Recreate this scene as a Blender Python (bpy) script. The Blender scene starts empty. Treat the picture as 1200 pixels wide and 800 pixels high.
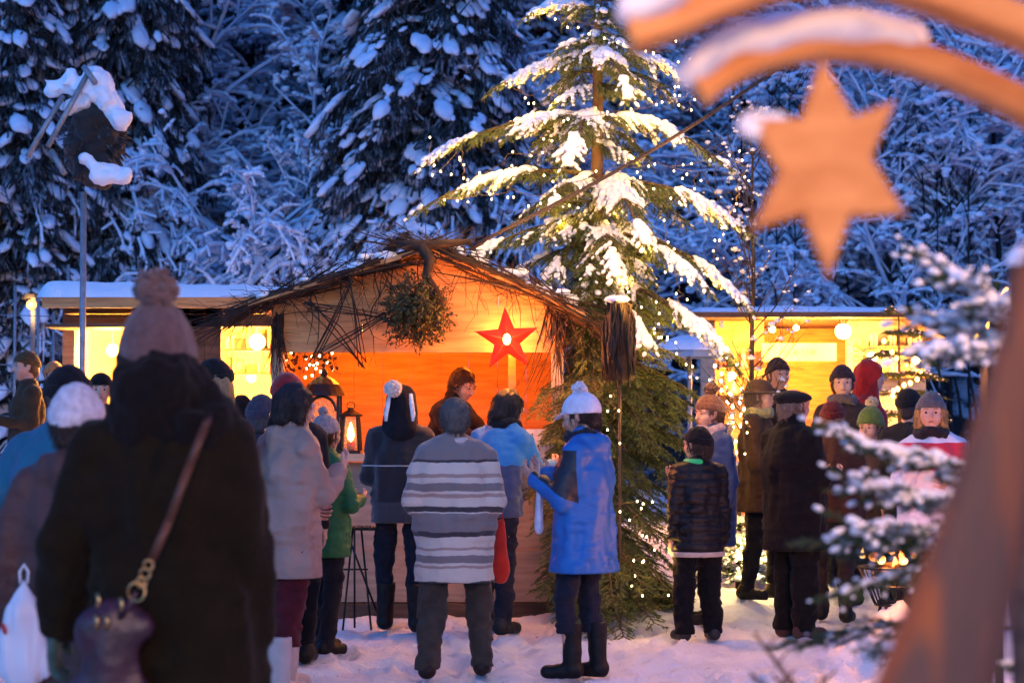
import bpy, math, random
import numpy as np
from mathutils import Vector, Matrix

R = math.radians
sc = bpy.context.scene
col = sc.collection
F = 2400.0
PITCH = math.atan(100 / 2400)
CH = 1.5


def sstep(v):
    v = min(1.0, max(0.0, v))
    return v * v * (3 - 2 * v)


def ground(x, y):
    """height of the trodden snow: level near the camera, rising gently towards the stalls"""
    r = max(0.0, y - 12.5)
    z = r * (0.035 + 0.02 * sstep((-x - 2.5) / 2))
    z += 0.22 * math.exp(-((x - 2.55) / 0.75) ** 2 - ((y - 17.2) / 0.7) ** 2)
    z += 0.16 * math.exp(-((x - 1.45) / 0.5) ** 2 - ((y - 15.9) / 0.5) ** 2)
    z += 0.5 * math.exp(-((x - 2.26) / 0.34) ** 2 - ((y - 12.05) / 0.3) ** 2)
    return z


def P(px, py, d):
    """world point seen at photo pixel (px, py) at ground distance d"""
    a = (400 - py) / F
    c, s = math.cos(PITCH), math.sin(PITCH)
    y = c - a * s
    z = s + a * c
    k = d / y
    return Vector(((px - 600) / F * k, d, CH + z * k))


def PX(px, d, z=0.0):
    dep = d * math.cos(PITCH) + (z - CH) * math.sin(PITCH)
    return (px - 600) / F * dep


# ---------------------------------------------------------------- materials
def nt(name):
    m = bpy.data.materials.new(name)
    m.use_nodes = True
    t = m.node_tree
    b = t.nodes['Principled BSDF']
    return m, t, b


def _c(c):
    return (c[0], c[1], c[2], 1)


def mat(name, c, rough=.8, c2=None, scale=8, bump=.3, bscale=60, stretch=(1, 1, 1), metal=0, sheen=0, spec=.3, detail=4, lo=.35, hi=.65, bdist=.01, sss=0):
    m, t, b = nt(name)
    N, L = t.nodes, t.links
    tc = N.new('ShaderNodeTexCoord')
    mp = N.new('ShaderNodeMapping')
    mp.inputs['Scale'].default_value = stretch
    L.new(tc.outputs['Object'], mp.inputs[0])
    nz = N.new('ShaderNodeTexNoise')
    nz.inputs['Scale'].default_value = scale
    nz.inputs['Detail'].default_value = detail
    L.new(mp.outputs[0], nz.inputs['Vector'])
    rp = N.new('ShaderNodeValToRGB')
    rp.color_ramp.elements[0].position = lo
    rp.color_ramp.elements[1].position = hi
    rp.color_ramp.elements[0].color = _c(c)
    c2 = c2 or tuple(v * .72 for v in c)
    rp.color_ramp.elements[1].color = _c(c2)
    L.new(nz.outputs[0], rp.inputs[0])
    L.new(rp.outputs[0], b.inputs['Base Color'])
    b.inputs['Roughness'].default_value = rough
    b.inputs['Metallic'].default_value = metal
    b.inputs['Specular IOR Level'].default_value = spec
    if sheen:
        b.inputs['Sheen Weight'].default_value = sheen
        b.inputs['Sheen Roughness'].default_value = .5
    if sss:
        b.inputs['Subsurface Weight'].default_value = sss
        b.inputs['Subsurface Radius'].default_value = (.04, .02, .01)
    if bump:
        n2 = N.new('ShaderNodeTexNoise')
        n2.inputs['Scale'].default_value = bscale
        n2.inputs['Detail'].default_value = 3
        L.new(mp.outputs[0], n2.inputs['Vector'])
        bp = N.new('ShaderNodeBump')
        bp.inputs['Strength'].default_value = bump
        bp.inputs['Distance'].default_value = bdist
        L.new(n2.outputs[0], bp.inputs['Height'])
        L.new(bp.outputs[0], b.inputs['Normal'])
    return m


_cl = {}


def cloth(c, kind='wool'):
    """a fabric of its own colour: wool, shell (jacket outer), knit"""
    key = (tuple(round(v, 4) for v in c), kind)
    if key not in _cl:
        sh = min(1, .15 + sum(c) * 2.5)
        if kind == 'knit':
            _cl[key] = mat('knit_fabric', c, .95, tuple(v * .7 for v in c), 45, .9, 110, (1, 1, .6), sheen=.3 * sh, bdist=.008, spec=.1)
        elif kind == 'shell':
            _cl[key] = mat('jacket_fabric', c, .55, tuple(v * .8 for v in c), 5, .5, 16, sheen=.08 * sh, bdist=.02, spec=.22)
        else:
            _cl[key] = mat('wool_fabric', c, .92, tuple(v * .72 for v in c), 14, .6, 70, sheen=.2 * sh, bdist=.01, spec=.1)
    return _cl[key]


def emit(name, c, s, sample=False):
    m, t, b = nt(name)
    b.inputs['Base Color'].default_value = _c(c)
    b.inputs['Emission Color'].default_value = _c(c)
    b.inputs['Emission Strength'].default_value = s
    m.cycles.emission_sampling = 'AUTO' if sample else 'NONE'
    return m


M = {}
M['snow'] = mat('snow', (.86, .88, .92), .75, (.78, .81, .88), 3, .5, 28, bdist=.02, spec=.25)
M['far_snow'] = mat('dusk_tinted_snow', (.68, .74, .86), .9, (.5, .57, .72), 4, 0)  # distant snow: dimmer and bluer, the dusk light put into its colour
M['tree_snow'] = mat('tree_snow', (.82, .82, .84), .85, (.7, .7, .74), 4, .4, 20, bdist=.02, spec=.15)
M['needles'] = mat('needles', (.045, .08, .022), .6, (.022, .045, .016), 9, 0)
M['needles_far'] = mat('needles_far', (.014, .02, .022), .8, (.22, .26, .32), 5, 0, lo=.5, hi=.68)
M['bark'] = mat('bark', (.12, .075, .045), .9, (.05, .033, .022), 12, .8, 40, (1, 1, .3), bdist=.02)
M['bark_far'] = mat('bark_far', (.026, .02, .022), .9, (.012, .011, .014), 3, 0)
M['twig'] = mat('dead_twig', (.055, .03, .018), .8, (.022, .014, .01), 10, 0)
M['ply_old'] = mat('old_board', (.5, .33, .22), .7, (.36, .23, .15), 3, .2, 30, (1.2, 1, 9), bdist=.004, detail=6)
M['ply'] = mat('stall_board', (.58, .31, .12), .65, (.42, .2, .07), 3, .15, 30, (1.2, 1, 9), bdist=.004)
M['ply_dark'] = mat('weathered_board', (.1, .065, .045), .8, (.05, .033, .025), 3, .3, 30, (1, 1, 9), bdist=.006)
M['ply_pale'] = mat('pale_board', (.62, .5, .33), .65, (.5, .38, .24), 3, .15, 30, (1.2, 1, 9), bdist=.004)
M['wood_near'] = mat('planed_wood', (.66, .29, .09), .6, (.50, .19, .05), 6, .3, 26, (1.5, 1, 4), bdist=.004, detail=6)
M['post_wood'] = mat('rough_post_wood', (.17, .06, .025), .7, (.06, .04, .04), 3, .5, 30, (5, 5, .5), bdist=.01, lo=.44, hi=.56, detail=5)
M['metal'] = mat('dark_metal', (.03, .03, .032), .45, None, 20, .1, 80, metal=.7)
M['brass'] = mat('brass', (.6, .38, .15), .3, None, 20, 0, metal=1)
M['grey_metal'] = mat('grey_metal', (.3, .32, .35), .5, None, 20, 0, metal=.4)
M['skin'] = mat('skin', (.58, .33, .24), .5, (.5, .26, .18), 16, .1, 120, sss=.08)
M['black'] = mat('black_fabric', (.012, .012, .014), .8, (.02, .02, .022), 10, .3, 60, sheen=.2)
M['rubber'] = mat('boot_rubber', (.02, .018, .018), .5, None, 10, .2, 60)
M['eye'] = mat('eye_white', (.3, .26, .24), .3, None, 10, 0)
M['iris'] = mat('eye_iris', (.02, .012, .01), .2, None, 10, 0)
M['lips'] = mat('lips', (.36, .1, .08), .5, None, 30, 0)


def hairmat(c):
    key = ('h', c)
    if key not in _cl:
        _cl[key] = mat('hair', c, .5, tuple(v * .45 for v in c), 30, .8, 60, (6, 6, .8), spec=.4, bdist=.01)
    return _cl[key]


# ---------------------------------------------------------------- objects
def tag(o, label=None, cat=None, group=None, kind=None):
    if label:
        o['label'] = label
    if cat:
        o['category'] = cat
    if group:
        o['group'] = group
    if kind:
        o['kind'] = kind
    return o


def empty(name, loc, rz=0.0):
    o = bpy.data.objects.new(name, None)
    o.empty_display_size = .1
    o.location = loc
    o.rotation_euler = (0, 0, rz)
    col.objects.link(o)
    return o


def copy_tree(o, parent=None):
    c = o.copy()
    col.objects.link(c)
    c.parent = parent
    for ch in list(o.children):
        copy_tree(ch, c)
    return c


class MB:
    """collects geometry as arrays and links it as ONE mesh object"""

    def __init__(s):
        s.V = []
        s.Fc = []
        s.n = 0

    def add(s, V, Fs, mi=0):
        V = np.asarray(V, dtype=np.float32).reshape(-1, 3)
        Fs = np.asarray(Fs, dtype=np.int32)
        s.V.append(V)
        s.Fc.append((Fs + s.n, mi))
        s.n += len(V)
        return s

    def data(s, name):
        me = bpy.data.meshes.new(name)
        V = np.concatenate(s.V)
        loops = np.concatenate([f.ravel() for f, _ in s.Fc])
        tot = np.concatenate([np.full(len(f), f.shape[1], np.int32) for f, _ in s.Fc])
        mi = np.concatenate([np.full(len(f), m, np.int32) for f, m in s.Fc])
        start = np.concatenate([[0], np.cumsum(tot)[:-1]]).astype(np.int32)
        me.vertices.add(len(V))
        me.vertices.foreach_set('co', V.ravel())
        me.loops.add(len(loops))
        me.loops.foreach_set('vertex_index', loops)
        me.polygons.add(len(tot))
        me.polygons.foreach_set('loop_start', start)
        me.polygons.foreach_set('loop_total', tot)
        me.polygons.foreach_set('material_index', mi)
        s.mi = mi
        return me

    def build(s, name, mats, parent=None, smooth=False, loc=None, matrix=None):
        me = s.data(name)
        for m in (mats if isinstance(mats, (list, tuple)) else [mats]):
            me.materials.append(m)
        me.polygons.foreach_set('use_smooth', np.full(len(me.polygons), bool(smooth)))
        me.update(calc_edges=True)
        me.validate()
        o = bpy.data.objects.new(name, me)
        if loc is not None:
            o.location = loc
        col.objects.link(o)
        if parent is not None:
            o.parent = parent
        return o

    # ---- shapes
    def box(s, lo, hi, mi=0, rot=None, piv=None):
        x0, y0, z0 = lo
        x1, y1, z1 = hi
        V = np.array([(x0, y0, z0), (x1, y0, z0), (x1, y1, z0), (x0, y1, z0), (x0, y0, z1), (x1, y0, z1), (x1, y1, z1), (x0, y1, z1)], float)
        if rot is not None:
            p = np.array(piv if piv is not None else V.mean(0))
            V = (V - p) @ np.array(rot.to_3x3()).T + p
        return s.add(V, [(0, 3, 2, 1), (4, 5, 6, 7), (0, 1, 5, 4), (1, 2, 6, 5), (2, 3, 7, 6), (3, 0, 4, 7)], mi)

    def bar(s, a, b, w, h, mi=0, up=(0, 0, 1)):
        """rectangular bar from a to b, w across and h along up"""
        a, b = Vector(a), Vector(b)
        dr = (b - a).normalized()
        upv = Vector(up)
        sd = dr.cross(upv)
        if sd.length < 1e-4:
            sd = dr.cross(Vector((1, 0, 0)))
        sd.normalize()
        u2 = sd.cross(dr).normalized()
        V = []
        for p in (a, b):
            for i, j in ((-1, -1), (1, -1), (1, 1), (-1, 1)):
                V.append(p + sd * (i * w / 2) + u2 * (j * h / 2))
        V = [tuple(v) for v in V]
        return s.add(V, [(3, 2, 1, 0), (4, 5, 6, 7), (0, 1, 5, 4), (1, 2, 6, 5), (2, 3, 7, 6), (3, 0, 4, 7)], mi)

    def tube(s, pts, rad, k=8, mi=0, closed=False, cap=True, flat=1.0):
        pts = [Vector(p) for p in pts]
        n = len(pts)
        if not hasattr(rad, '__len__'):
            rad = [rad] * n
        V = []
        prev = None
        for i, p in enumerate(pts):
            if closed:
                t = pts[(i + 1) % n] - pts[i - 1]
            else:
                t = pts[min(i + 1, n - 1)] - pts[max(i - 1, 0)]
            t.normalize()
            if prev is None:
                ref = Vector((0, 0, 1)) if abs(t.z) < .9 else Vector((1, 0, 0))
                u = t.cross(ref).normalized()
            else:
                u = (prev - t * prev.dot(t)).normalized()
            prev = u
            w = t.cross(u)
            for j in range(k):
                a = 2 * math.pi * j / k
                V.append(tuple(p + (u * math.cos(a) + w * math.sin(a) * flat) * rad[i]))
        Fq = []
        m = n if closed else n - 1
        for i in range(m):
            for j in range(k):
                a, b = i * k + j, i * k + (j + 1) % k
                c, d2 = ((i + 1) % n) * k + (j + 1) % k, ((i + 1) % n) * k + j
                Fq.append((a, b, c, d2))
        s.add(V, Fq, mi)
        if cap and not closed:
            base = s.n - n * k
            s.Fc.append((np.array([[base + j for j in range(k)][::-1]], np.int32), mi))
            s.Fc.append((np.array([[base + (n - 1) * k + j for j in range(k)]], np.int32), mi))
        return s

    def lathe(s, prof, k=20, c=(0, 0, 0), mi=0):
        V = []
        for r, z in prof:
            for j in range(k):
                a = 2 * math.pi * j / k
                V.append((c[0] + r * math.cos(a), c[1] + r * math.sin(a), c[2] + z))
        Fq = []
        for i in range(len(prof) - 1):
            for j in range(k):
                Fq.append((i * k + j, i * k + (j + 1) % k, (i + 1) * k + (j + 1) % k, (i + 1) * k + j))
        return s.add(V, Fq, mi)

    def segs(s, A, B, ra, rb, k=3, mi=0):
        """many straight tapered prisms at once"""
        A = np.asarray(A, float).reshape(-1, 3)
        B = np.asarray(B, float).reshape(-1, 3)
        n = len(A)
        if n == 0:
            return s
        ra = np.broadcast_to(np.asarray(ra, float), (n,))
        rb = np.broadcast_to(np.asarray(rb, float), (n,))
        t = B - A
        t /= np.linalg.norm(t, axis=1, keepdims=True) + 1e-9
        ref = np.where(np.abs(t[:, 2:3]) < .9, np.array([[0, 0, 1.]]), np.array([[1., 0, 0]]))
        u = np.cross(t, ref)
        u /= np.linalg.norm(u, axis=1, keepdims=True) + 1e-9
        w = np.cross(t, u)
        V = np.zeros((n, 2 * k, 3))
        for j in range(k):
            a = 2 * math.pi * j / k
            dr = u * math.cos(a) + w * math.sin(a)
            V[:, j] = A + dr * ra[:, None]
            V[:, k + j] = B + dr * rb[:, None]
        f = np.array([(j, (j + 1) % k, k + (j + 1) % k, k + j) for j in range(k)])
        Fa = (f[None] + (np.arange(n) * 2 * k)[:, None, None]).reshape(-1, 4)
        return s.add(V.reshape(-1, 3), Fa, mi)

    def blobs(s, C, S, yaw=None, pitch=None, rng=None, sub=1, mi=0, rough=.15):
        """many lumpy ellipsoids: C centres, S radii (n,3)"""
        C = np.asarray(C, float).reshape(-1, 3)
        n = len(C)
        if n == 0:
            return s
        S = np.broadcast_to(np.asarray(S, float), (n, 3))
        T, Ft = ICO[sub]
        V = np.broadcast_to(T, (n,) + T.shape).copy()
        if rng is not None:
            V *= 1 + rough * rng.standard_normal((n, len(T), 1))
        V = V * S[:, None, :]
        if pitch is not None:
            p = np.broadcast_to(np.asarray(pitch, float), (n,))[:, None]
            x, z = V[..., 0].copy(), V[..., 2].copy()
            V[..., 0] = x * np.cos(p) - z * np.sin(p)
            V[..., 2] = x * np.sin(p) + z * np.cos(p)
        if yaw is not None:
            y = np.broadcast_to(np.asarray(yaw, float), (n,))[:, None]
            a, b = V[..., 0].copy(), V[..., 1].copy()
            V[..., 0] = a * np.cos(y) - b * np.sin(y)
            V[..., 1] = a * np.sin(y) + b * np.cos(y)
        V = V + C[:, None, :]
        Fa = (Ft[None] + (np.arange(n) * len(T))[:, None, None]).reshape(-1, 3)
        return s.add(V.reshape(-1, 3), Fa, mi)


def _ico(sub):
    import bmesh
    bm = bmesh.new()
    bmesh.ops.create_icosphere(bm, subdivisions=sub, radius=1)
    V = np.array([v.co[:] for v in bm.verts])
    Fa = np.array([[v.index for v in f.verts] for f in bm.faces])
    bm.free()
    return V, Fa


ICO = {0: _ico(1), 1: _ico(2), 2: _ico(3)}

# ---------------------------------------------------------------- signed-distance modelling
_lat = np.random.default_rng(5).random((32, 32, 32)).astype(np.float32) * 2 - 1


def vnoise(x, y, z):
    xi, yi, zi = np.floor(x).astype(int), np.floor(y).astype(int), np.floor(z).astype(int)
    fx, fy, fz = x - xi, y - yi, z - zi
    fx, fy, fz = fx * fx * (3 - 2 * fx), fy * fy * (3 - 2 * fy), fz * fz * (3 - 2 * fz)
    r = 0
    for i in (0, 1):
        for j in (0, 1):
            for k in (0, 1):
                r = r + _lat[(xi + i) % 32, (yi + j) % 32, (zi + k) % 32] * (fx if i else 1 - fx) * (fy if j else 1 - fy) * (fz if k else 1 - fz)
    return r


class Vol:
    def __init__(s, lo, hi, h):
        s.h = h
        s.lo = np.array(lo, float)
        n = [max(4, int(math.ceil((b - a) / h)) + 1) for a, b in zip(lo, hi)]
        s.ax = [lo[i] + h * np.arange(n[i]) for i in range(3)]
        s.X, s.Y, s.Z = np.meshgrid(*s.ax, indexing='ij')
        s.D = np.full(n, .5)

    def _sl(s, lo, hi):
        out = []
        for i in range(3):
            a = int(max(0, math.floor((lo[i] - s.lo[i]) / s.h)))
            b = int(min(len(s.ax[i]), math.ceil((hi[i] - s.lo[i]) / s.h) + 1))
            out.append(slice(a, max(a + 1, b)))
        return tuple(out)

    def _mix(s, sl, d, k, sub=False):
        D = s.D[sl]
        if sub:
            s.D[sl] = np.maximum(D, -d)
        elif k > 0:
            hh = np.clip(.5 + .5 * (D - d) / k, 0, 1)
            s.D[sl] = D * (1 - hh) + d * hh - k * hh * (1 - hh)
        else:
            s.D[sl] = np.minimum(D, d)

    def cone(s, a, b, ra, rb, k=.02, sc_=(1, 1, 1), sub=False):
        a, b = np.array(a, float), np.array(b, float)
        q = np.array(sc_, float)
        m = max(ra, rb) + k + 3 * s.h
        sl = s._sl(np.minimum(a, b) - m * q, np.maximum(a, b) + m * q)
        X, Y, Z = s.X[sl] / q[0], s.Y[sl] / q[1], s.Z[sl] / q[2]
        a, b = a / q, b / q
        ab = b - a
        L2 = max(1e-9, ab @ ab)
        t = np.clip(((X - a[0]) * ab[0] + (Y - a[1]) * ab[1] + (Z - a[2]) * ab[2]) / L2, 0, 1)
        d = np.sqrt((X - a[0] - t * ab[0]) ** 2 + (Y - a[1] - t * ab[1]) ** 2 + (Z - a[2] - t * ab[2]) ** 2) - (ra + (rb - ra) * t)
        s._mix(sl, d, k, sub)
        return s

    def ell(s, c, r, k=.02, sub=False):
        c, r = np.array(c, float), np.array(r, float)
        m = k + 3 * s.h
        sl = s._sl(c - r - m, c + r + m)
        rm = r.min()
        q = np.sqrt(((s.X[sl] - c[0]) / r[0]) ** 2 + ((s.Y[sl] - c[1]) / r[1]) ** 2 + ((s.Z[sl] - c[2]) / r[2]) ** 2)
        s._mix(sl, (q - 1) * rm, k, sub)
        return s

    def cut(s, nrm, off):
        """keep the side where n.p < off"""
        s.D = np.maximum(s.D, s.X * nrm[0] + s.Y * nrm[1] + s.Z * nrm[2] - off)
        return s

    def wrinkle(s, amp, sx, sy, sz, seed=0):
        s.D = s.D + amp * vnoise(s.X * sx + seed * 3.7, s.Y * sy + seed * 1.3, s.Z * sz + seed * 5.1)
        return s

    def mesh(s):
        D = s.D
        # close the border
        for ax in range(3):
            for e in (0, -1):
                i = [slice(None)] * 3
                i[ax] = e
                D[tuple(i)] = np.maximum(D[tuple(i)], 1e-4)
        ins = D < 0
        nx, ny, nz = D.shape
        cnt = np.zeros((nx - 1, ny - 1, nz - 1), int)
        sh = [(i, j, k) for i in (0, 1) for j in (0, 1) for k in (0, 1)]

        def cv(A, o):
            return A[o[0]:nx - 1 + o[0], o[1]:ny - 1 + o[1], o[2]:nz - 1 + o[2]]
        for o in sh:
            cnt += cv(ins, o)
        act = (cnt > 0) & (cnt < 8)
        I, J, K = np.nonzero(act)
        idx = -np.ones(act.shape, int)
        idx[act] = np.arange(len(I))
        acc = np.zeros((len(I), 3))
        num = np.zeros(len(I))
        for o in sh:
            for ax in range(3):
                if o[ax] == 0:
                    o2 = list(o)
                    o2[ax] = 1
                    a = D[I + o[0], J + o[1], K + o[2]]
                    b = D[I + o2[0], J + o2[1], K + o2[2]]
                    m = (a < 0) != (b < 0)
                    t = np.where(m, a / np.where(m, a - b, 1), 0)
                    p = np.array(o, float)[None].repeat(len(I), 0)
                    p[:, ax] += t
                    acc += p * m[:, None]
                    num += m
        V = (acc / np.maximum(num, 1)[:, None] + np.stack([I, J, K], 1)) * s.h + s.lo
        Fs = []
        for ax in range(3):
            a = np.take(ins, range(0, D.shape[ax] - 1), ax)
            b = np.take(ins, range(1, D.shape[ax]), ax)
            e = a != b
            i, j, k = np.nonzero(e)
            o1, o2 = [q for q in range(3) if q != ax]
            p = np.stack([i, j, k], 1)
            ok = (p[:, o1] > 0) & (p[:, o2] > 0) & (p[:, o1] < D.shape[o1] - 1) & (p[:, o2] < D.shape[o2] - 1)
            p = p[ok]
            fl = a[i, j, k][ok]
            q = []
            for da, db in ((-1, -1), (0, -1), (0, 0), (-1, 0)):
                r = p.copy()
                r[:, o1] += da
                r[:, o2] += db
                q.append(idx[r[:, 0], r[:, 1], r[:, 2]])
            q = np.stack(q, 1)
            flip = fl if ax != 1 else ~fl
            q = np.where(flip[:, None], q, q[:, ::-1])
            Fs.append(q)
        return V, np.concatenate(Fs)


def xf(V, m):
    A = np.array(m)
    return V @ A[:3, :3].T + A[:3, 3]
SKY = 17.5     # dusk: the sun is already below the horizon, the light is all sky
TINT = (1.12, 3.55, 1.03, 1)
SUNE = .0
EXPO = 0.15
LK = 4.2       # strength of the stall lamps
TK = 5.2       # strength of the fairy lights
AK = 11.0      # strength of the unseen street lamp near the arch and the added fir lamp
BK = 1.1       # strength of the street lamp over the crowd
# ---------------------------------------------------------------- people
def hand_vf(side, curl, grow=0.0):
    """a hand hanging along -Z from the wrist at the origin; thumb to -Y; fingers close towards +X*side"""
    v = Vol((-.075, -.085, -.22), (.075, .07, .03), .0045)
    g = grow
    v.cone((0, 0, .015), (0, 0, -.03), .021 + g, .022 + g, .01, (1, 1.2, 1))
    v.cone((0, 0, -.03), (0, .0, -.085), .0165 + g, .017 + g, .012, (1, 2.3, 1))
    for i, (y, L) in enumerate(((-.033, .072), (-.011, .08), (.011, .075), (.032, .058))):
        p = Vector((0, y, -.095))
        ang = curl * .35
        r = .0092 + g
        for f, rr in ((.45, .95), (.32, .88), (.25, .8)):
            q = p + Vector((math.sin(ang) * L * f, y * .08, -math.cos(ang) * L * f))
            v.cone(p, q, r, r * .92, .002)
            p, r = q, r * .93
            ang += curl
    p = Vector((.002, -.028, -.03))
    q = p + Vector((.012, -.026, -.03))
    v.cone(p, q, .0125 + g, .011 + g, .01)
    v.cone(q, q + Vector((.012 + .01 * curl, -.008 + .012 * curl, -.033)), .011 + g, .0085 + g, .003)
    V, Fs = v.mesh()
    if side < 0:
        V = V * np.array([-1, 1, 1])
        Fs = Fs[:, ::-1]
    return V, Fs


_hand = {}


def hand(side, curl, grow=0.0):
    k = (side, round(curl, 1), grow)
    if k not in _hand:
        _hand[k] = hand_vf(side, curl, grow)
    return _hand[k]


def head_vf(h=.0075, female=False):
    v = Vol((-.1, -.14, -.2), (.1, .12, .14), h)
    v.ell((0, .012, .03), (.077, .094, .088), .01)
    v.cone((0, -.03, -.015), (0, -.052, -.082 if not female else -.076), .058, .03, .035)
    v.ell((0, -.045, -.03), (.056, .045, .05), .03)
    v.cone((0, -.09, .02), (0, -.112, -.018), .008, .0135, .012)
    v.cone((-.05, -.07, .032), (.05, -.07, .032), .016, .016, .02)
    for s_ in (-1, 1):
        v.ell((s_ * .031, -.099, .013), (.017, .014, .011), 0, True)
        v.cone((s_ * .077, .01, .02), (s_ * .074, .005, -.02), .012, .008, .006, (1, 1.4, 1))
        v.ell((s_ * .04, -.062, -.02), (.022, .022, .02), .02)
    v.cone((-.018, -.093, -.045), (.018, -.093, -.045), .007, .007, .008)
    v.cone((0, .02, -.06), (0, .03, -.17), .052, .058, .03)
    return v.mesh()


_heads = {}


def hat_parts(kind, h):
    """hat geometry in the head's frame: list of (name, V, F, material key, subparts)"""
    out = []
    v = Vol((-.19, -.24, -.22), (.19, .2, .32), h)
    if kind in ('beanie', 'tall', 'cuff'):
        top = {'beanie': .115, 'tall': .16, 'cuff': .125}[kind]
        v.ell((0, .014, .03 if kind != 'tall' else .035), (.094, .112, top) if kind != 'tall' else (.108, .124, top), .01)
        v.cut((0, -.25, -1), -.03)
        v2 = Vol((-.19, -.24, -.1), (.19, .2, .2), h)
        v2.ell((0, .014, .03), (.101, .118, .118) if kind != 'tall' else (.112, .128, .14), .01)
        v2.cut((0, -.25, -1), -.024)
        v2.cut((0, .25, 1), .082)
        v.D[:] = v.D
        V1, F1 = v.wrinkle(.004, 60, 60, 12).mesh()
        V2, F2 = v2.wrinkle(.003, 60, 60, 10).mesh()
        out.append((np.concatenate([V1, V2]), [(F1, 0), (F2 + len(V1), 0)]))
    elif kind == 'flatcap':
        v.ell((0, .02, .06), (.112, .135, .052), .01)
        v.cone((0, -.08, .045), (0, -.135, .03), .03, .012, .02, (2.3, 1, 1))
        v.ell((0, .014, .04), (.092, .11, .06), .01)
        v.cut((0, -.2, -1), -.03)
        V1, F1 = v.mesh()
        out.append((V1, [(F1, 0)]))
    elif kind == 'peaked':
        v.ell((0, .016, .035), (.1, .12, .118), .01)
        v.cut((0, -.2, -1), -.022)
        V1, F1 = v.mesh()
        v2 = Vol((-.12, -.24, -.02), (.12, 0, .1), h * .6)
        v2.cone((0, -.09, .045), (0, -.15, .03), .012, .007, .01, (5.5, 1, 1))
        V2, F2 = v2.mesh()
        out.append((np.concatenate([V1, V2]), [(F1, 0), (F2 + len(V1), 0)]))
    elif kind == 'fedora':
        v.ell((0, .012, .06), (.088, .108, .085), .01)
        v.cone((0, -.07, .15), (0, .09, .15), .02, .012, .0, (1, 1, 1), sub=True)
        v.cut((0, 0, -1), -.035)
        v.ell((0, .01, .035), (.14, .17, .012), .015)
        V1, F1 = v.mesh()
        out.append((V1, [(F1, 0)]))
    return out


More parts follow.
